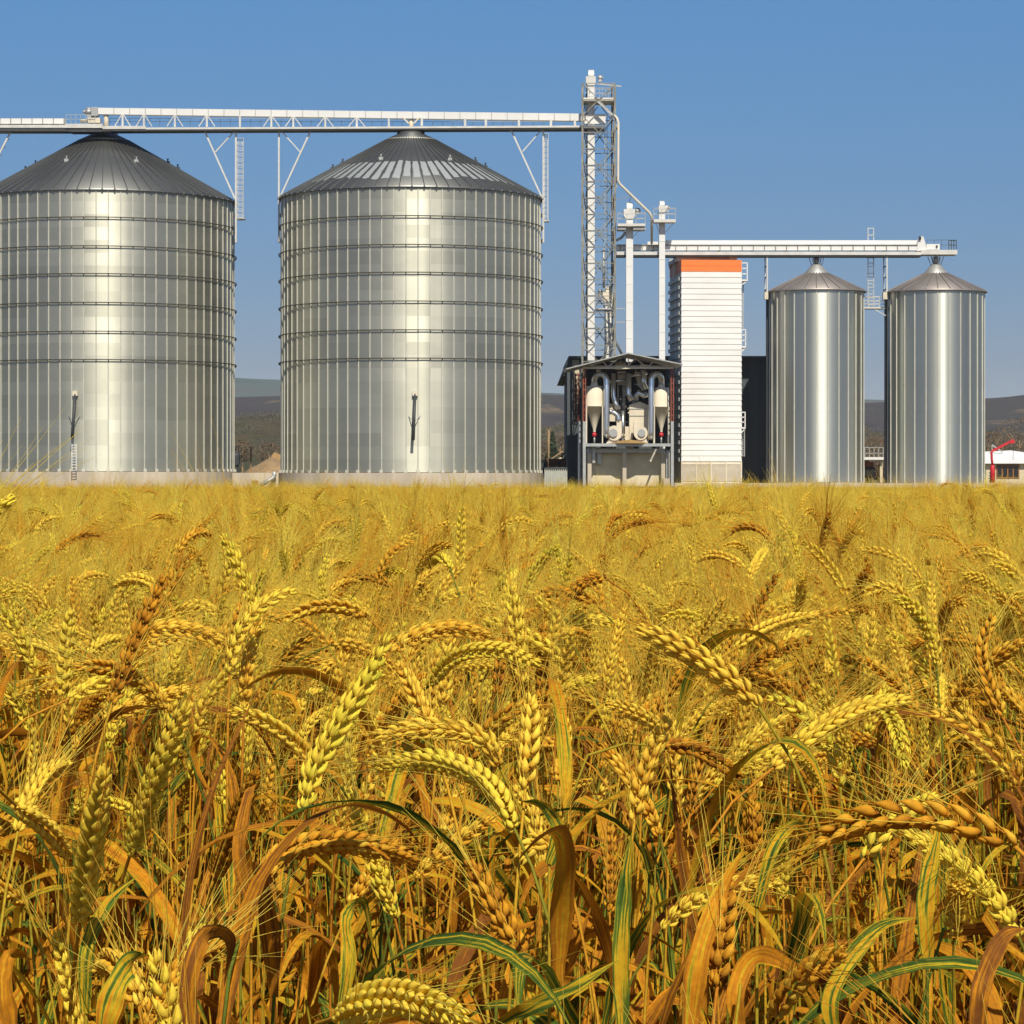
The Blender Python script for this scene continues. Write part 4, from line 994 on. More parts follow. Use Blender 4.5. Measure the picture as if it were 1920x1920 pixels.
# ------------------------------------------------------------------ wheat
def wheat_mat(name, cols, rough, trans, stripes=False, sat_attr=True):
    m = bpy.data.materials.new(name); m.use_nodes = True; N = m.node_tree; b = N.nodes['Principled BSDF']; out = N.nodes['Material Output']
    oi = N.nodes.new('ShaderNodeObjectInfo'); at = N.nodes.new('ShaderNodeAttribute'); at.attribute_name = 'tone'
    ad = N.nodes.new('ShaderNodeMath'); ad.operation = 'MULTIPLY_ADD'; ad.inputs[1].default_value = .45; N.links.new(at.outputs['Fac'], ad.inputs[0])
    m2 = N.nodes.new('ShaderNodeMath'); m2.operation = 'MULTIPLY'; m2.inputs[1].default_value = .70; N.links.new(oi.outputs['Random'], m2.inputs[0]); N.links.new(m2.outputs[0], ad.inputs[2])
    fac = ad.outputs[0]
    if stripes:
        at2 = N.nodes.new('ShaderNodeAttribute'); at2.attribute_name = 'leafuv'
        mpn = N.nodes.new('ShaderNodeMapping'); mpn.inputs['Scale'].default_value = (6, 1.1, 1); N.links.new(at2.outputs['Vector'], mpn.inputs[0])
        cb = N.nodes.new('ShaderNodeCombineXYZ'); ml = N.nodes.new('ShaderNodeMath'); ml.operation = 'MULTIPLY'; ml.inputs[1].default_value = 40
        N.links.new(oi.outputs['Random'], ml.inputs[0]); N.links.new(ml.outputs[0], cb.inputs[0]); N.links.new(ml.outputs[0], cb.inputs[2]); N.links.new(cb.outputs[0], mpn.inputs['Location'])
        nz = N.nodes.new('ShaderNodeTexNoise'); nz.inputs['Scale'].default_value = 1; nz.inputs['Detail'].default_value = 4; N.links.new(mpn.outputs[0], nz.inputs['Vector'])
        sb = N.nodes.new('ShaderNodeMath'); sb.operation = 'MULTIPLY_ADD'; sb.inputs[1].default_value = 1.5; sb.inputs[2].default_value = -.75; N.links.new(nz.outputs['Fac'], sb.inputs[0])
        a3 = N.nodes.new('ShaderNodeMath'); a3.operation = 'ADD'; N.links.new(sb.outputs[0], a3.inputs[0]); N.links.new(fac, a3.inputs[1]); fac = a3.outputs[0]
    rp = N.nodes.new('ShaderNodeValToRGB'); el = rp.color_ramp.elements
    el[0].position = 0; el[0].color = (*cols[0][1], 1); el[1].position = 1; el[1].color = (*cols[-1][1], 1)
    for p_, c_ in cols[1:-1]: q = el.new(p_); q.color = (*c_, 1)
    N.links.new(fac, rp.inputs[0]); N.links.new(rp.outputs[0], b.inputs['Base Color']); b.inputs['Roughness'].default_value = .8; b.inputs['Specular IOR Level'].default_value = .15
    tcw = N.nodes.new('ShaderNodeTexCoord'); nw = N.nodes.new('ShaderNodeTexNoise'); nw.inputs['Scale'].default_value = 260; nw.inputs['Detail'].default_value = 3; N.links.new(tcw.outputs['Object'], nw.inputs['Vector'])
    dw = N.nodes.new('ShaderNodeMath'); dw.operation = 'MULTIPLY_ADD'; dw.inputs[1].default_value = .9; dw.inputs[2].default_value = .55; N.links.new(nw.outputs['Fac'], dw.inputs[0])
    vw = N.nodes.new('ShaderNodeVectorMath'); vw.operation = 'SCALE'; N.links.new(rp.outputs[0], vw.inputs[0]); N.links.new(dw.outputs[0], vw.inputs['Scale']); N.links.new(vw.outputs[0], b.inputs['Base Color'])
    if trans:
        tr = N.nodes.new('ShaderNodeBsdfTranslucent'); N.links.new(rp.outputs[0], tr.inputs['Color']); mx = N.nodes.new('ShaderNodeMixShader'); mx.inputs[0].default_value = trans
        N.links.new(b.outputs[0], mx.inputs[1]); N.links.new(tr.outputs[0], mx.inputs[2]); N.links.new(mx.outputs[0], out.inputs['Surface'])
    return m
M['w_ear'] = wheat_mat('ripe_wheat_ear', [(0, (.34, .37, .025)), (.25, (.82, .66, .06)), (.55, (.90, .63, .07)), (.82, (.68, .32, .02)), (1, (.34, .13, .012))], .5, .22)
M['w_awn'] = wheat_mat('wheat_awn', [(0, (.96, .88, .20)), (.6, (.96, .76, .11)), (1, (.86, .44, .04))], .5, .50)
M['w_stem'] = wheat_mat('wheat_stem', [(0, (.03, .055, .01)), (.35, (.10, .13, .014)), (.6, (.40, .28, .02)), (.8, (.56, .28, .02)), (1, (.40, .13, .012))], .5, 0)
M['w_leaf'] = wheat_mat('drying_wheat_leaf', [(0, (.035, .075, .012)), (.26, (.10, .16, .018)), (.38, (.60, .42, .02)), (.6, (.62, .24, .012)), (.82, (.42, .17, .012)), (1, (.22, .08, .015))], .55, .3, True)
WM = [M['w_ear'], M['w_awn'], M['w_stem'], M['w_leaf']]

def frames(pts):
    pts = [Vector(p) for p in pts]; n = len(pts); out = []; u = None; prev = None
    for i in range(n):
        t = (pts[min(i+1, n-1)] - pts[max(i-1, 0)]).normalized()
        if u is None: u = Vector((0, 1, 0)).cross(t); u = u.normalized() if u.length > .2 else t.orthogonal().normalized()
        else: u = prev.rotation_difference(t) @ u; u = (u - t * u.dot(t)).normalized()
        prev = t; out.append((pts[i], t, u, t.cross(u)))
    return out
def resample(pts, n):
    pts = [Vector(p) for p in pts]; L = [0]
    for a, b in zip(pts, pts[1:]): L.append(L[-1] + (b - a).length)
    out = []
    for i in range(n):
        s_ = L[-1] * i / (n - 1); j = 0
        while j < len(pts) - 2 and L[j+1] < s_: j += 1
        t = (s_ - L[j]) / max(1e-9, L[j+1] - L[j]); out.append(pts[j].lerp(pts[j+1], min(1, max(0, t))))
    return out, L[-1]
def smooth_curve(pts, n=24):
    """Catmull-Rom through pts"""
    P_ = [Vector(p) for p in pts]; P_ = [P_[0] * 2 - P_[1]] + P_ + [P_[-1] * 2 - P_[-2]]; out = []
    m_ = max(4, n // (len(pts) - 1))
    for i in range(1, len(P_) - 2):
        for k in range(m_):
            t = k / m_; a, b, c_, d_ = P_[i-1], P_[i], P_[i+1], P_[i+2]
            out.append(.5 * ((2*b) + (c_-a)*t + (2*a-5*b+4*c_-d_)*t*t + (3*b-a-3*c_+d_)*t**3))
    out.append(P_[-2]); return out

class WB(MB):
    """mesh builder with point tone"""
    def __init__(s): super().__init__(); s.tone = []; s.luv = []; s.mi = []
    def padd(s, vs, fs, tone, mi, smooth=True, luv=None):
        b = len(s.v); s.v += vs; s.tone += tone if isinstance(tone, list) else [tone] * len(vs); s.luv += luv or [(0, 0, 0)] * len(vs)
        for f in fs: s.f.append([b + i for i in f]); s.sm.append(smooth); s.mi.append(mi)
def mesh_of(name, wb, multi):
    me = bpy.data.meshes.new(name); me.from_pydata([tuple(q) for q in wb.v], [], wb.f)
    me.polygons.foreach_set('use_smooth', wb.sm)
    a = me.attributes.new('tone', 'FLOAT', 'POINT'); a.data.foreach_set('value', wb.tone)
    if any(l != (0, 0, 0) for l in wb.luv):
        a = me.attributes.new('leafuv', 'FLOAT_VECTOR', 'POINT'); a.data.foreach_set('vector', [q for l in wb.luv for q in l])
    if multi:
        for m_ in WM: me.materials.append(m_)
        me.polygons.foreach_set('material_index', wb.mi)
    else: me.materials.append(WM[wb.mi[0]])
    me.update(); return me
GP = [(0, .32), (.14, .80), (.38, 1.0), (.62, .78), (.85, .34), (1.0, .06)]
def grain(wb, p, dr, nrm, L, wd, th, tone, seg=7):
    dr = dr.normalized(); a = dr.cross(nrm).normalized(); b = a.cross(dr); vs = []
    for t, r in GP:
        c_ = p + dr * (L * t) + b * (th * .55 * math.sin(t * 3.14) - th * .0)
        for k in range(seg):
            q = 2 * math.pi * k / seg; vs.append(c_ + a * (math.cos(q) * wd * r) + b * (math.sin(q) * th * r))
    n = len(GP); tone = [min(1, max(0, tone + dt)) for dt in (.35, .12, -.02, -.06, .02, .10) for k in range(seg)]
    fs = [(i*seg+k, i*seg+(k+1)%seg, (i+1)*seg+(k+1)%seg, (i+1)*seg+k) for i in range(n-1) for k in range(seg)]
    fs.append(tuple((n-1)*seg + k for k in range(seg)))
    wb.padd(vs, fs, tone, 0)
    return p + dr * L
def awn(wb, p, d0, d1, L, w0, tone, n=5):
    vs = []; q = Vector(p); side = d0.cross(Vector((.3, .2, 1))).normalized(); up = d0.cross(side).normalized()
    for i in range(n + 1):
        t = i / n; r = w0 * (1 - .8 * t)
        vs += [q + side * r, q - side * .5 * r + up * .87 * r, q - side * .5 * r - up * .87 * r]
        q = q + (d0.lerp(d1, t)).normalized() * (L / n)
    fs = [(i*3+k, i*3+(k+1)%3, i*3+3+(k+1)%3, i*3+3+k) for i in range(n) for k in range(3)]
    wb.padd(vs, fs, tone, 1)
def make_ear(ear_wb, awn_wb, pts, rnd, fat=1.0, awl=.075, seg=7, aw=.00032, nsp=None, twist=0.0):
    rs, L = resample(pts, 40); fr = frames(rs); nsp = nsp or max(12, int(L / .0048))
    for i in range(nsp):
        t = i / (nsp - 1); idx = min(38, int(t * 38)); p, T, U, B = fr[idx]
        p = p.lerp(fr[idx+1][0], t * 38 - idx if idx < 38 else 0)
        q = math.cos(twist), math.sin(twist); Sd = U * q[0] + B * q[1]; Nn = -U * q[1] + B * q[0]
        s_ = 1 if i % 2 else -1; k = fat * (.62 + .38 * min(1, t * 5 + .2)) * (1 - .40 * max(0, (t - .72) / .28))
        tn = rnd.uniform(.1, .9) * .5 + .25
        base = p + Sd * (s_ * .0016 * k)
        for f in (-1, 0, 1):
            out = Sd * (s_ * (.30 if f else .42)) + Nn * (f * .34)
            d_ = (T + out * (1.0 - .25 * t)).normalized()
            nr = (Sd * (s_ * .8) + Nn * (f * .9)).normalized()
            bp = base + Nn * (f * .0024 * k) + T * (.0016 if f == 0 else 0)
            Lg = .0118 * k * rnd.uniform(.92, 1.08)
            tip = grain(ear_wb, bp, d_, nr, Lg, .0028 * k, .0023 * k, min(1, max(0, tn + rnd.uniform(-.12, .12))), seg)
            if awn_wb is not None and (f != 0 or i % 2 == 0) and rnd.random() < (.55 if aw < .0005 else .6):
                ds = (T + Sd * (s_ * rnd.uniform(.10, .34)) + Nn * (f * rnd.uniform(.08, .34))).normalized()
                de = (ds + Vector((rnd.uniform(-.25, .25), rnd.uniform(-.25, .25), rnd.uniform(-.25, .2)))).normalized()
                awn(awn_wb, tip - d_ * .001, ds, de, awl * rnd.uniform(.7, 1.15) * (1 if t > .2 else .8), aw, rnd.random())
    # tip spikelet
    p, T, U, B = fr[-1]
    for k in range(3):
        a = k * 2.1; grain(ear_wb, p - T * .003, T + (U * math.cos(a) + B * math.sin(a)) * .25, U * math.cos(a) + B * math.sin(a), .009 * fat, .0017 * fat, .0015 * fat, .5, seg)
def make_stem(wb, pts, r0=.0018, r1=.0010, seg=6):
    rs, L = resample(pts, 22); fr = frames(rs); vs = []; n = len(rs)
    for i, (p, T, U, B) in enumerate(fr):
        r = r0 + (r1 - r0) * i / (n - 1)
        for k in range(seg):
            a = 2 * math.pi * k / seg; vs.append(p + (U * math.cos(a) + B * math.sin(a)) * r)
    fs = [(i*seg+k, i*seg+(k+1)%seg, (i+1)*seg+(k+1)%seg, (i+1)*seg+k) for i in range(n-1) for k in range(seg)]
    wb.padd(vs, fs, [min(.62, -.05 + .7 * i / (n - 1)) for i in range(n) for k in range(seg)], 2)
def make_leaf(wb, p0, az, L, wd, rise, droop, rnd, tone, fold=None):
    """ribbon leaf: leaves the stem steeply then arches over"""
    n = 14; p = Vector(p0); h = Vector((math.cos(az), math.sin(az), 0)); ang_ = rise; tw = rnd.uniform(-1.2, 1.2); az2 = rnd.uniform(-.8, .8); vs = []; luv = []
    s1_ = rnd.uniform(0, 50)
    for i in range(n + 1):
        t = i / n; a = ang_ + droop * (t ** 1.3)
        if fold and t > fold: a += 1.5 * min(1, (t - fold) * 8)
        hz_ = Vector((math.cos(az + az2 * t), math.sin(az + az2 * t), 0)); T = hz_ * math.sin(a) + Vector((0, 0, 1)) * math.cos(a)
        sd = Vector((-hz_.y, hz_.x, 0)); nn = T.cross(sd); sd = sd * math.cos(tw * t) + nn * math.sin(tw * t); nn = T.cross(sd)
        wv = wd * (min(1, .45 + t * 3) * (1 - max(0, (t - .35) / .65) ** 1.6 * .97)) * .5 * (1 + .35 * noise.noise(Vector((t * 7, s1_, 1))))
        az += .12 * noise.noise(Vector((t * 6, s1_, 5))); tw += .25 * noise.noise(Vector((t * 5, s1_, 9)))
        cu = .25 + .5 * noise.noise(Vector((t * 8, s1_, 3))); cv = .25 + .5 * noise.noise(Vector((t * 8, s1_, 13)))
        vs += [p - sd * wv + nn * wv * cu, p.copy(), p + sd * wv + nn * wv * cv]
        luv += [(0 + s1_, t * 2, 0.01), (.5 + s1_, t * 2, 0.01), (1 + s1_, t * 2, 0.01)]
        p = p + T * (L / n)
    fs = [(i*3+k, i*3+k+1, i*3+k+4, i*3+k+3) for i in range(n) for k in (0, 1)]
    wb.padd(vs, fs, tone, 3, luv=luv)

# stalk variants: (bend where the ear starts, bend at its tip, ear length)
VAR = [(4, 10, .088), (12, 30, .085), (25, 62, .092), (40, 95, .095), (60, 120, .090), (8, 40, .080), (85, 140, .088), (18, 20, .095), (50, 75, .085), (6, 75, .090), (35, 50, .078), (70, 100, .094), (2, 6, .075), (28, 110, .09)]
def variant(i, H, seed):
    rnd = random.Random(seed); a0, a1, Le = VAR[i]; a0, a1 = R(a0), R(a1); n = 26
    Ls = H; pts = [Vector((0, 0, 0))]; lean = rnd.uniform(-.05, .09)
    for k in range(n):
        t = k / n; a = lean + (a0 - lean) * max(0, (t - .72) / .28) ** 1.5; pts.append(pts[-1] + Vector((math.sin(a), 0, math.cos(a))) * (Ls / n))
    e = [pts[-1]]
    for k in range(12):
        a = a0 + (a1 - a0) * k / 11; e.append(e[-1] + Vector((math.sin(a), 0, math.cos(a))) * (Le / 12))
    return pts, e, rnd
variants = []
for i in range(len(VAR)):
    top = .87 - .07 * math.cos(R(VAR[i][1])) * .8
    pts, e, rnd = variant(i, top - .02, 100 + i)
    W_ = {k: WB() for k in ('stem', 'ear', 'awns')}
    make_stem(W_['stem'], pts); fat_, tw_ = rnd.uniform(.76, 1.0), rnd.uniform(-.9, .9); stt = rnd.getstate(); make_ear(W_['ear'], W_['awns'], e, rnd, fat_, rnd.uniform(.075, .10), 6, .00034, twist=tw_)
    st2 = rnd.getstate(); rnd.setstate(stt); W_['ear2'], W_['awns2'] = WB(), WB(); make_ear(W_['ear2'], W_['awns2'], e, rnd, fat_ * .92, rnd.uniform(.07, .095), 5, .0006, twist=tw_); rnd.setstate(st2)
    leaves = []
    for L_ in range(rnd.choice((4, 5))):
        lw = WB(); hh = (.64, .54, .42, .30, .18)[L_] + rnd.uniform(-.05, .05)
        k = int(hh / pts[-1].z * 26); az = rnd.uniform(0, 6.28)
        make_leaf(lw, pts[min(k, 25)], az, rnd.uniform(.18, .30), rnd.uniform(.008, .014), rnd.uniform(.1, .5), rnd.uniform(1.4, 3.8), rnd, rnd.uniform(0, 1), rnd.choice((None, None, .45, .6)))
        leaves.append(lw)
    variants.append((W_, leaves))
def merge(parts):
    o = WB()
    for p in parts:
        b = len(o.v); o.v += p.v; o.f += [[b + q for q in f] for f in p.f]; o.sm += p.sm; o.mi += p.mi; o.tone += p.tone; o.luv += p.luv
    return o
near_mesh = []; far_src = []
for i, (W_, leaves) in enumerate(variants):
    near_mesh.append((mesh_of('stem', W_['stem'], False), mesh_of('ear', W_['ear'], False), mesh_of('awns', W_['awns'], False), [mesh_of('leaf', l, False) for l in leaves]))
    far_src.append(mesh_of('wheat_stalk_mass', merge([W_['stem'], W_['ear'], W_['awns']] + leaves), True))
# light clumps for the far field
def far_clump(seed):
    rnd = random.Random(seed); wb = WB()
    for i in range(170):
        x, y = rnd.uniform(-1.1, 1.1), rnd.uniform(-1.1, 1.1); h = .84 + rnd.gauss(0, .035); a0 = rnd.uniform(0, .8); az = rnd.gauss(.3, 1.6); tn = rnd.random()
        hv = Vector((math.cos(az), math.sin(az), 0)); p = Vector((x, y, 0)); top = p + Vector((0, 0, h - .08)) + hv * .02
        wb.padd([p + Vector((-.003, 0, 0)), p + Vector((.003, 0, 0)), top + Vector((.002, 0, 0)), top - Vector((.002, 0, 0))], [(0, 1, 2, 3)], tn, 2)
        d_ = (hv * math.sin(a0) + Vector((0, 0, math.cos(a0))))
        grain(wb, top, d_, Vector((0, 1, 0)), .10, .008, .008, tn, 5)
        for k in range(7):
            q = top + d_ * .02 * k; e_ = q + d_ * .07 + Vector((rnd.uniform(-.03, .03), rnd.uniform(-.03, .03), rnd.uniform(-.01, .02)))
            wb.padd([q + Vector((-.0012, 0, 0)), q + Vector((.0012, 0, 0)), e_], [(0, 1, 2)], rnd.random(), 1)
        if i % 3 == 0: make_leaf(wb, p + Vector((0, 0, .55)), rnd.uniform(0, 6.28), .28, .014, .3, 2.0, rnd, rnd.random())
    return wb
for k in range(3): far_src.append(mesh_of('wheat_clump_mass', far_clump(500 + k), True))
for i, (W_, leaves) in enumerate(variants): far_src.append(mesh_of('wheat_stalk_mass', merge([W_['stem'], W_['ear2'], W_['awns2']] + leaves[:3]), True))
for i in range(8):                                                # earless tillers: stem and upright leaves only
    rt = random.Random(700 + i); pts, e, rr_ = variant(i % 3, .76, 720 + i); parts_ = [WB()]; make_stem(parts_[0], pts, .0019, .0009)
    for k in range(6):
        l = WB(); hh = .18 + k * .085 + rt.uniform(-.03, .03); up = rt.random() < .65
        make_leaf(l, pts[min(25, int(hh / .76 * 25))], rt.uniform(0, 6.28), rt.uniform(.14, .26), rt.uniform(.009, .016), rt.uniform(.04, .22), rt.uniform(.1, .9) if up else rt.uniform(1.5, 3.6), rt, rt.choice((.05, .3, .5, .6, .8)) + rt.uniform(-.05, .05), rt.choice((None, None, .6))); parts_.append(l)
    far_src.append(mesh_of('wheat_tiller_mass', merge(parts_), True))
wcol = bpy.data.collections.new('wheat_forms')      # source meshes for the instanced field
for k, me in enumerate(far_src):
    o = bpy.data.objects.new('wheat_form_%02d' % k, me); wcol.objects.link(o)
NV = len(VAR)

# hero stalks: ear polylines as seen, from ear base to ear tip, with their distance
HERO = [
 ([(487, 1665), (510, 1618), (560, 1588), (640, 1580), (720, 1592), (775, 1612)], 1.62, 'arched golden ear lying almost level, low left of centre'),
 ([(935, 1435), (915, 1395), (870, 1373), (800, 1366), (715, 1378)], 1.95, 'green gold ear arched to the left, upper of the stacked pair at centre'),
 ([(965, 1555), (935, 1492), (885, 1448), (810, 1425), (712, 1436)], 1.72, 'long arched ear bent to the left, lower of the stacked pair at centre'),
 ([(805, 1285), (838, 1245), (880, 1222), (940, 1220), (1005, 1243)], 2.35, 'ear arched to the right above the stacked pair at centre'),
 ([(1450, 1440), (1510, 1385), (1570, 1345), (1630, 1322), (1700, 1312)], 2.0, 'pale ear leaning far right with long awns, right of centre'),
 ([(985, 1480), (990, 1430), (993, 1380), (995, 1315)], 1.75, 'upright dark brown ear with pale tip at centre'),
 ([(640, 1905), (680, 1880), (740, 1870), (800, 1880), (860, 1905)], 1.18, 'big pale ear lying at the very bottom of the picture'),
 ([(980, 1790), (950, 1740), (915, 1680), (885, 1625)], 1.6, 'yellow ear leaning left below the centre'),
 ([(1345, 1850), (1352, 1780), (1358, 1720), (1362, 1665)], 1.5, 'upright green gold ear before a broad orange leaf'),
 ([(1450, 1910), (1480, 1860), (1520, 1820), (1575, 1790)], 1.45, 'ear leaning right near the bottom, right of centre'),
 ([(570, 1520), (590, 1440), (640, 1350), (690, 1270), (722, 1200)], 1.75, 'long pale yellow ear leaning right, left of centre'),
 ([(118, 1305), (120, 1260), (125, 1210), (132, 1150)], 2.5, 'upright pale yellow ear near the left edge'),
 ([(1065, 1640), (1050, 1590), (1010, 1580), (975, 1610)], 1.9, 'short hooked pale ear right below the stacked pair'),
 ([(245, 1600), (270, 1520), (300, 1440), (345, 1330)], 1.65, 'tall golden ear leaning right at the left side'),
 ([(150, 1730), (160, 1650), (175, 1560), (195, 1450)], 1.5, 'tall dim golden ear in the lower left'),
 ([(590, 1430), (550, 1390), (500, 1355), (440, 1335)], 2.1, 'greenish ear bent to the left, left of centre'),
 ([(130, 1310), (175, 1285), (215, 1262), (262, 1248)], 2.4, 'ear lying to the right near the left edge'),
 ([(1240, 1400), (1290, 1400), (1340, 1425), (1385, 1455)], 2.2, 'ear drooping right, right of centre'),
 ([(1380, 1215), (1420, 1185), (1470, 1165), (1520, 1155)], 2.8, 'pale ear lying to the right high on the right side'),
 ([(1620, 1610), (1650, 1570), (1690, 1535), (1745, 1495)], 1.8, 'greenish ear leaning right in the lower right'),
 ([(1190, 1540), (1200, 1480), (1225, 1410), (1250, 1350)], 1.9, 'golden ear leaning slightly right, right of centre'),
 ([(30, 1510), (60, 1530), (95, 1560), (125, 1600)], 1.7, 'drooping golden ear at the left edge'),
 ([(405, 1650), (425, 1590), (450, 1520), (480, 1450)], 1.95, 'slim yellow ear leaning right above the low arched ear'),
 ([(1880, 1345), (1850, 1280), (1840, 1220), (1860, 1160)], 2.3, 'slender ear at the right edge'),
]
def hero(pts, d, label, seed):
    rnd = random.Random(seed); dz = rnd.uniform(-.03, .03)
    e = smooth_curve([P(x, y, d + dz * k) for k, (x, y) in enumerate(pts)], 24)
    b = e[0]; T = (e[1] - e[0]).normalized(); g0 = gz(d)
    T = (T + Vector((0, 0, .25))).normalized()
    foot = Vector((b.x - T.x * .16 + rnd.uniform(-.03, .03), b.y + rnd.uniform(-.03, .05), g0))
    k1 = b - T * .10; k2 = foot.lerp(Vector((k1.x, k1.y, b.z)), .62) if False else Vector((foot.x * .8 + k1.x * .2, foot.y * .8 + k1.y * .2, g0 + (b.z - g0) * .62))
    st = smooth_curve([foot, k2, k1, b], 24)
    t = empty('wheat_stalk', foot, 'wheat stalk: ' + label, 'wheat', 'wheat stalks standing in the field')
    off = foot
    def put(name, wb, parent):
        wb.v = [q - off for q in wb.v]; o = bpy.data.objects.new(name, mesh_of(name, wb, False)); S.collection.objects.link(o); o.parent = parent; return o
    a, s_, w_ = WB(), WB(), WB()
    make_stem(s_, st); make_ear(a, w_, e, rnd, .98, .092, 9, .00030, twist=rnd.choice((.3, -.3, .8, 1.4)))
    put('stem', s_, t); er = put('ear', a, t); put('awns', w_, er)
    for k in range(2):
        l = WB(); hh = (.66, .45)[k]; make_leaf(l, st[int(hh * len(st) * .95)], rnd.uniform(0, 6.28), rnd.uniform(.2, .3), .013, .3, 2.2, rnd, rnd.uniform(.2, .8)); put('leaf', l, t)
    return b
hero_xy = []
for k, (pts, d, L_) in enumerate(HERO): hero_xy.append(hero(pts, d, L_, 900 + k))

# broad loose leaves seen close by
def near_leaf(pts, d, wpx, tone, label, seed):
    rnd = random.Random(seed); e = smooth_curve([P(x, y, d + z) for x, y, z in pts], 24); fr = frames(e); n = len(e); wb = WB(); vs = []; luv = []; wd = wpx / F * d
    for i, (p, T, U, B) in enumerate(fr):
        t = i / (n - 1); sd = T.cross(Vector((0, 1, .25))).normalized(); sd = (sd * math.cos(.9 * t * rnd.choice((1,))) + Vector((0, 1, 0)) * math.sin(.9 * t)).normalized(); nn = T.cross(sd)
        wv = wd * .95 * min(1, .55 + t * 2) * (1 - max(0, (t - .5) / .5) ** 1.5 * .96) * .5 * (1 + .3 * noise.noise(Vector((t * 6, seed, 1)))); c3 = .3 + .6 * noise.noise(Vector((t * 7, seed, 4)))
        vs += [p - sd * wv + nn * wv * c3, p + nn * wv * .4 * noise.noise(Vector((t * 9, seed, 8))), p + sd * wv + nn * wv * .3]; luv += [(seed, t * 2, .01), (.5 + seed, t * 2, .01), (1 + seed, t * 2, .01)]
    wb.padd(vs, [(i*3+k, i*3+k+1, i*3+k+4, i*3+k+3) for i in range(n - 1) for k in (0, 1)], tone, 3, luv=luv)
    return wb
NL = [
 ([(1170, 1960, 0), (1165, 1800, 0), (1175, 1650, .01), (1185, 1560, .02)], 1.45, 34, .55), ([(1290, 1960, 0), (1310, 1800, .0), (1350, 1680, .02), (1395, 1590, .03)], 1.5, 42, .45),
 ([(930, 1920, 0), (1000, 1885, -.02), (1080, 1850, -.03), (1160, 1800, -.03)], 1.3, 30, .5), ([(190, 1960, 0), (215, 1860, 0), (250, 1800, .02), (285, 1790, .05)], 1.25, 50, .5),
 ([(365, 1960, 0), (355, 1850, 0), (385, 1755, .01), (430, 1760, .04), (420, 1850, .06)], 1.35, 40, .8), ([(1395, 1960, 0), (1380, 1860, 0), (1420, 1790, .02), (1500, 1830, .04), (1560, 1920, .06)], 1.55, 38, .2),
 ([(1570, 1960, 0), (1560, 1860, 0), (1640, 1745, .02), (1720, 1720, .04)], 1.5, 34, .6), ([(1740, 1800, 0), (1735, 1700, 0), (1750, 1610, .01), (1765, 1530, .03)], 1.6, 36, .6),
 ([(640, 1900, 0), (655, 1800, 0), (650, 1720, .02), (680, 1690, .05), (700, 1780, .07)], 1.4, 30, .4), ([(1030, 1620, 0), (1050, 1560, .0), (1020, 1510, .02), (970, 1500, .04)], 1.7, 34, .35),
 ([(340, 1960, 0), (350, 1700, 0), (400, 1480, 0), (500, 1260, .03)], 1.6, 16, .95), ([(470, 1700, 0), (450, 1600, 0), (465, 1500, .02), (480, 1470, .03)], 1.8, 30, .8),
 ([(1420, 1700, 0), (1450, 1590, 0), (1490, 1545, .02), (1520, 1560, .05)], 1.6, 26, .05), ([(1830, 1960, 0), (1840, 1850, 0), (1880, 1760, .02), (1925, 1740, .03)], 1.4, 40, .6),
 ([(30, 1960, 0), (10, 1860, 0), (20, 1790, .02), (60, 1800, .04)], 1.35, 40, .6), ([(160, 1900, 0), (165, 1780, 0), (200, 1700, .02), (260, 1640, .04)], 1.5, 32, .5),
]
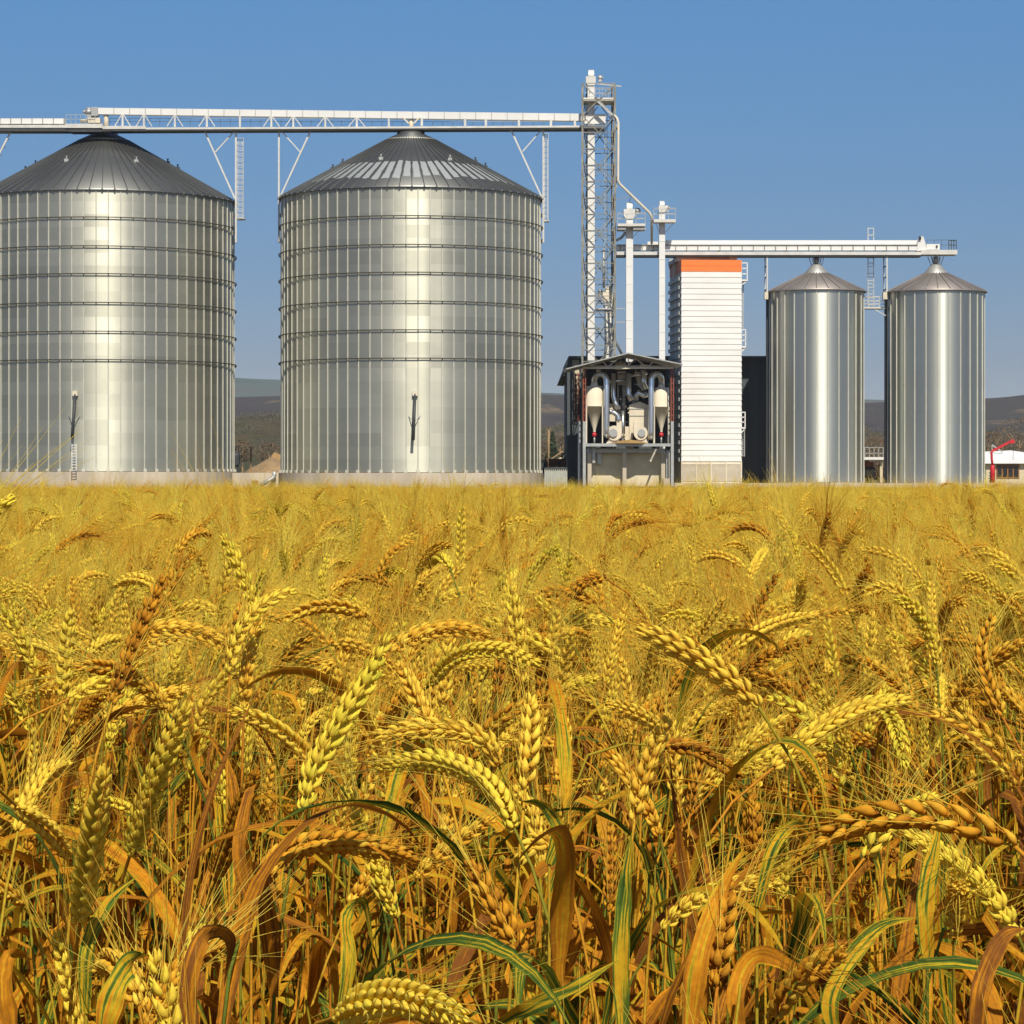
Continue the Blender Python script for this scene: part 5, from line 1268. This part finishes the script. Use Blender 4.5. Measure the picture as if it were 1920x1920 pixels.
# the stalk field: near stalks are things, the rest one mass
rnd = random.Random(2024)
pts_all = []
def zone(y0, y1, dens, edge):
    cell = 1 / math.sqrt(dens); y = y0
    while y < y1:
        hw = edge(y); x = -hw
        while x < hw:
            pts_all.append((x + rnd.uniform(-.5, .5) * cell * 1.2, y + rnd.uniform(-.5, .5) * cell * 1.2)); x += cell
        y += cell
ed = lambda y: .26 * max(0, y) + 1.25
zone(-2.4, 1.02, 190, ed); zone(1.02, 1.6, 75, ed); zone(1.6, 2.4, 95, ed); zone(2.4, 3.4, 150, ed); zone(3.4, 4.4, 260, ed); zone(4.4, 9, 300, ed); zone(9, 18, 200, lambda y: .26 * y + 1.5); zone(18, 46, 34, lambda y: .28 * y + 2)
near, mass = [], []
for (x, y) in pts_all:
    if abs(x) < .3 and -.35 < y < .45: continue                  # where the photographer stands
    n_ = noise.noise(Vector((x * 1.1, y * .8, 0))); n2 = noise.noise(Vector((x * .35 + 9, y * .22, 4)))
    sc = 1.0 + rnd.gauss(-.02, .055) + .045 * n_ + .045 * n2
    if rnd.random() < .16 and not 1.02 < y < 3: sc -= rnd.uniform(.08, .22)
    if y < 1.15 and y > .4: sc = min(sc, .94)
    if 1.15 < y < 2.8: sc += rnd.uniform(-.03, .11)
    if .6 < y < 1.6 and abs(x) < .25 and rnd.random() < .25: continue
    v = rnd.choices(range(NV), weights=[5, 6, 6, 6, 4, 5, 2, 6, 4, 5, 5, 3, 4, 4])[0]
    az = rnd.gauss(.2, 1.0) + (math.pi if noise.noise(Vector((x * .8 + 3, y * .45, 7))) + rnd.gauss(0, .22) < -.05 else 0)
    tx, ty = rnd.gauss(0, .07), rnd.gauss(0, .07)
    rec = (x, y, v, az, tx, ty, max(.6, sc))
    if y > 7: rec = rec[:6] + (min(rec[6], 1.035) if rnd.random() > .05 else rnd.uniform(1.04, 1.09),)
    if y > 4.6: rec = rec[:2] + (rec[2] + NV + 3,) + rec[3:]
    if 1.02 < y < 1.5 and abs(x) < .4 and rnd.random() < .6: continue
    infr = abs(x) < .189 * y + .05 and y > .98
    if infr and y < 3:
        spx = 960 + x / y * F; top = HOR + (CAMZ - gz(y) - .87 * rec[6]) / y * F; blk = False
        for hp, hd, _ in HERO:
            xs_ = [q[0] for q in hp]; ys_ = [q[1] for q in hp]; el = .11 / y * F
            if y < hd + .05 and min(xs_) - el * .8 < spx < max(xs_) + el * .8 and top < max(ys_) + 15 and top + el > min(ys_) - 15: blk = True
        if blk and rnd.random() < .9: continue
    (near if infr else mass).append(rec)
near.sort(key=lambda r: r[1]); KEEP = 300 - len(HERO); mass += near[KEEP:]; near = near[:KEEP]
LAB = ['bearded wheat stalk with straight upright ear in the near rows', 'bearded wheat stalk with ear leaning a little to one side in the near rows', 'bearded wheat stalk with gently curved ear in the near rows', 'bearded wheat stalk with ear arched over to the side in the near rows', 'bearded wheat stalk with heavy nodding ear in the near rows', 'bearded wheat stalk with upright ear hooked at its tip in the near rows', 'bearded wheat stalk with ear hanging tip down in the near rows', 'bearded wheat stalk with long slanting ear in the near rows', 'bearded wheat stalk with ear bent half over in the near rows', 'bearded wheat stalk whose straight ear curls over near its tip in the near rows', 'bearded wheat stalk with short slanting ear in the near rows', 'bearded wheat stalk with ear lying nearly level in the near rows', 'bearded wheat stalk with short stiff upright ear in the near rows', 'bearded wheat stalk with ear sweeping round in a half circle in the near rows']
for (x, y, v, az, tx, ty, sc) in near:
    st, er, aw_, lv = near_mesh[v]
    t = empty('wheat_stalk', (x, y, gz(y)), LAB[v], 'wheat', 'wheat stalks standing in the field')
    t.rotation_euler = (tx, ty, az); t.scale = (sc, sc, sc)
    def put(name, me, par):
        o = bpy.data.objects.new(name, me); S.collection.objects.link(o); o.parent = par; return o
    put('stem', st, t); e_ = put('ear', er, t); put('awns', aw_, e_)
    for l in lv: put('leaf', l, t)
# broad leaves belong to stalks whose stems stand below the picture edge
LT = ['upright orange', 'broad orange yellow', 'long yellow leaf pointing right', 'wide yellow orange', 'curled brown', 'green and yellow arched', 'orange', 'upright orange', 'folded yellow', 'bright yellow green curled', 'thin reddish', 'brown orange', 'dark green', 'orange', 'orange', 'yellow']
for k, (pts, d, wpx, tone) in enumerate(NL):
    wb = near_leaf(pts, d, wpx, tone, '', 70 + k); x0, y0 = pts[0][:2]; b = P(x0, y0, d); foot = Vector((b.x, d + .01, gz(d)))
    t = empty('wheat_tiller', foot, 'earless wheat tiller with broad leaf: %s, standing among the nearest ears' % LT[k].replace(' leaf', ''), 'wheat', 'earless tillers among the nearest wheat')
    wb.v = [q - foot for q in wb.v]; o = bpy.data.objects.new('leaf', mesh_of('leaf', wb, False)); S.collection.objects.link(o); o.parent = t
    sw = WB(); make_stem(sw, [Vector((0, 0, 0)), (b - foot) * .5 + Vector((0, .004, 0)), b - foot + Vector((0, .002, .01))]); o = bpy.data.objects.new('stem', mesh_of('stem', sw, False)); S.collection.objects.link(o); o.parent = t

recs = [(x, y, gz(y), v, tx, ty, az, sc) for (x, y, v, az, tx, ty, sc) in mass]
y = -1.5
while y < 4.6:
    hw = ed(y); x = -hw; dn = .075 if y < 3 else .11
    while x < hw:
        X_, Y_ = x + rnd.uniform(-.5, .5) * dn, y + rnd.uniform(-.5, .5) * dn; x += dn
        if abs(X_) < .3 and -.35 < Y_ < .45 or (Y_ > .5 and Y_ < 1.15 and abs(X_) < .26): continue
        ts = rnd.uniform(.74, 1.04) if not 1.15 < Y_ < 2.6 else rnd.uniform(.84, 1.10)
        if Y_ > 1.0:
            spx = 960 + X_ / Y_ * F
            for hp, hd, _ in HERO:
                xs_ = [q[0] for q in hp]
                if Y_ < hd and min(xs_) - 50 < spx < max(xs_) + 50: ts = min(ts, (CAMZ - gz(Y_) - (max(q[1] for q in hp) - HOR) / F * Y_) / .80)
        if ts < .6: continue
        recs.append((X_, Y_, gz(Y_), 2 * NV + 3 + rnd.randrange(8), rnd.gauss(0, .07), rnd.gauss(0, .07), rnd.uniform(0, 6.28), ts))
    y += dn
y = 18.0
while y < 169:
    hw = .30 * y + 6; x = -hw
    while x < hw:
        recs.append((x + rnd.uniform(-.3, .3), y + rnd.uniform(-.3, .3), gz(y), NV + rnd.randrange(3), 0, 0, rnd.uniform(0, 6.28), 1 + rnd.gauss(0, .02))); x += 2.0
    y += 2.0
me = bpy.data.meshes.new('wheat_field'); me.from_pydata([r[:3] for r in recs], [], [])
a = me.attributes.new('form', 'INT', 'POINT'); a.data.foreach_set('value', [r[3] for r in recs])
a = me.attributes.new('turn', 'FLOAT_VECTOR', 'POINT'); a.data.foreach_set('vector', [q for r in recs for q in r[4:7]])
a = me.attributes.new('grow', 'FLOAT', 'POINT'); a.data.foreach_set('value', [r[7] for r in recs])
wf = bpy.data.objects.new('wheat_field', me); S.collection.objects.link(wf)
tag(wf, 'dense golden wheat crop filling the field up to the silos', 'wheat field', None, 'stuff')
gn = bpy.data.node_groups.new('wheat_spread', 'GeometryNodeTree')
gn.interface.new_socket('Geometry', in_out='INPUT', socket_type='NodeSocketGeometry'); gn.interface.new_socket('Geometry', in_out='OUTPUT', socket_type='NodeSocketGeometry')
gi = gn.nodes.new('NodeGroupInput'); go = gn.nodes.new('NodeGroupOutput'); ip = gn.nodes.new('GeometryNodeInstanceOnPoints'); ci = gn.nodes.new('GeometryNodeCollectionInfo')
ci.inputs['Collection'].default_value = wcol; ci.inputs['Separate Children'].default_value = True; ci.inputs['Reset Children'].default_value = True
def attr(nm_, ty):
    n = gn.nodes.new('GeometryNodeInputNamedAttribute'); n.data_type = ty; n.inputs['Name'].default_value = nm_; return n.outputs['Attribute']
er_ = gn.nodes.new('FunctionNodeEulerToRotation'); gn.links.new(attr('turn', 'FLOAT_VECTOR'), er_.inputs[0])
ip.inputs['Pick Instance'].default_value = True
gn.links.new(gi.outputs[0], ip.inputs['Points']); gn.links.new(ci.outputs[0], ip.inputs['Instance']); gn.links.new(attr('form', 'INT'), ip.inputs['Instance Index'])
gn.links.new(er_.outputs[0], ip.inputs['Rotation']); gn.links.new(attr('grow', 'FLOAT'), ip.inputs['Scale']); gn.links.new(ip.outputs[0], go.inputs[0])
md = wf.modifiers.new('spread', 'NODES'); md.node_group = gn
print('near', len(near), 'mass', len(mass), 'recs', len(recs), 'last near y', near[-1][1])
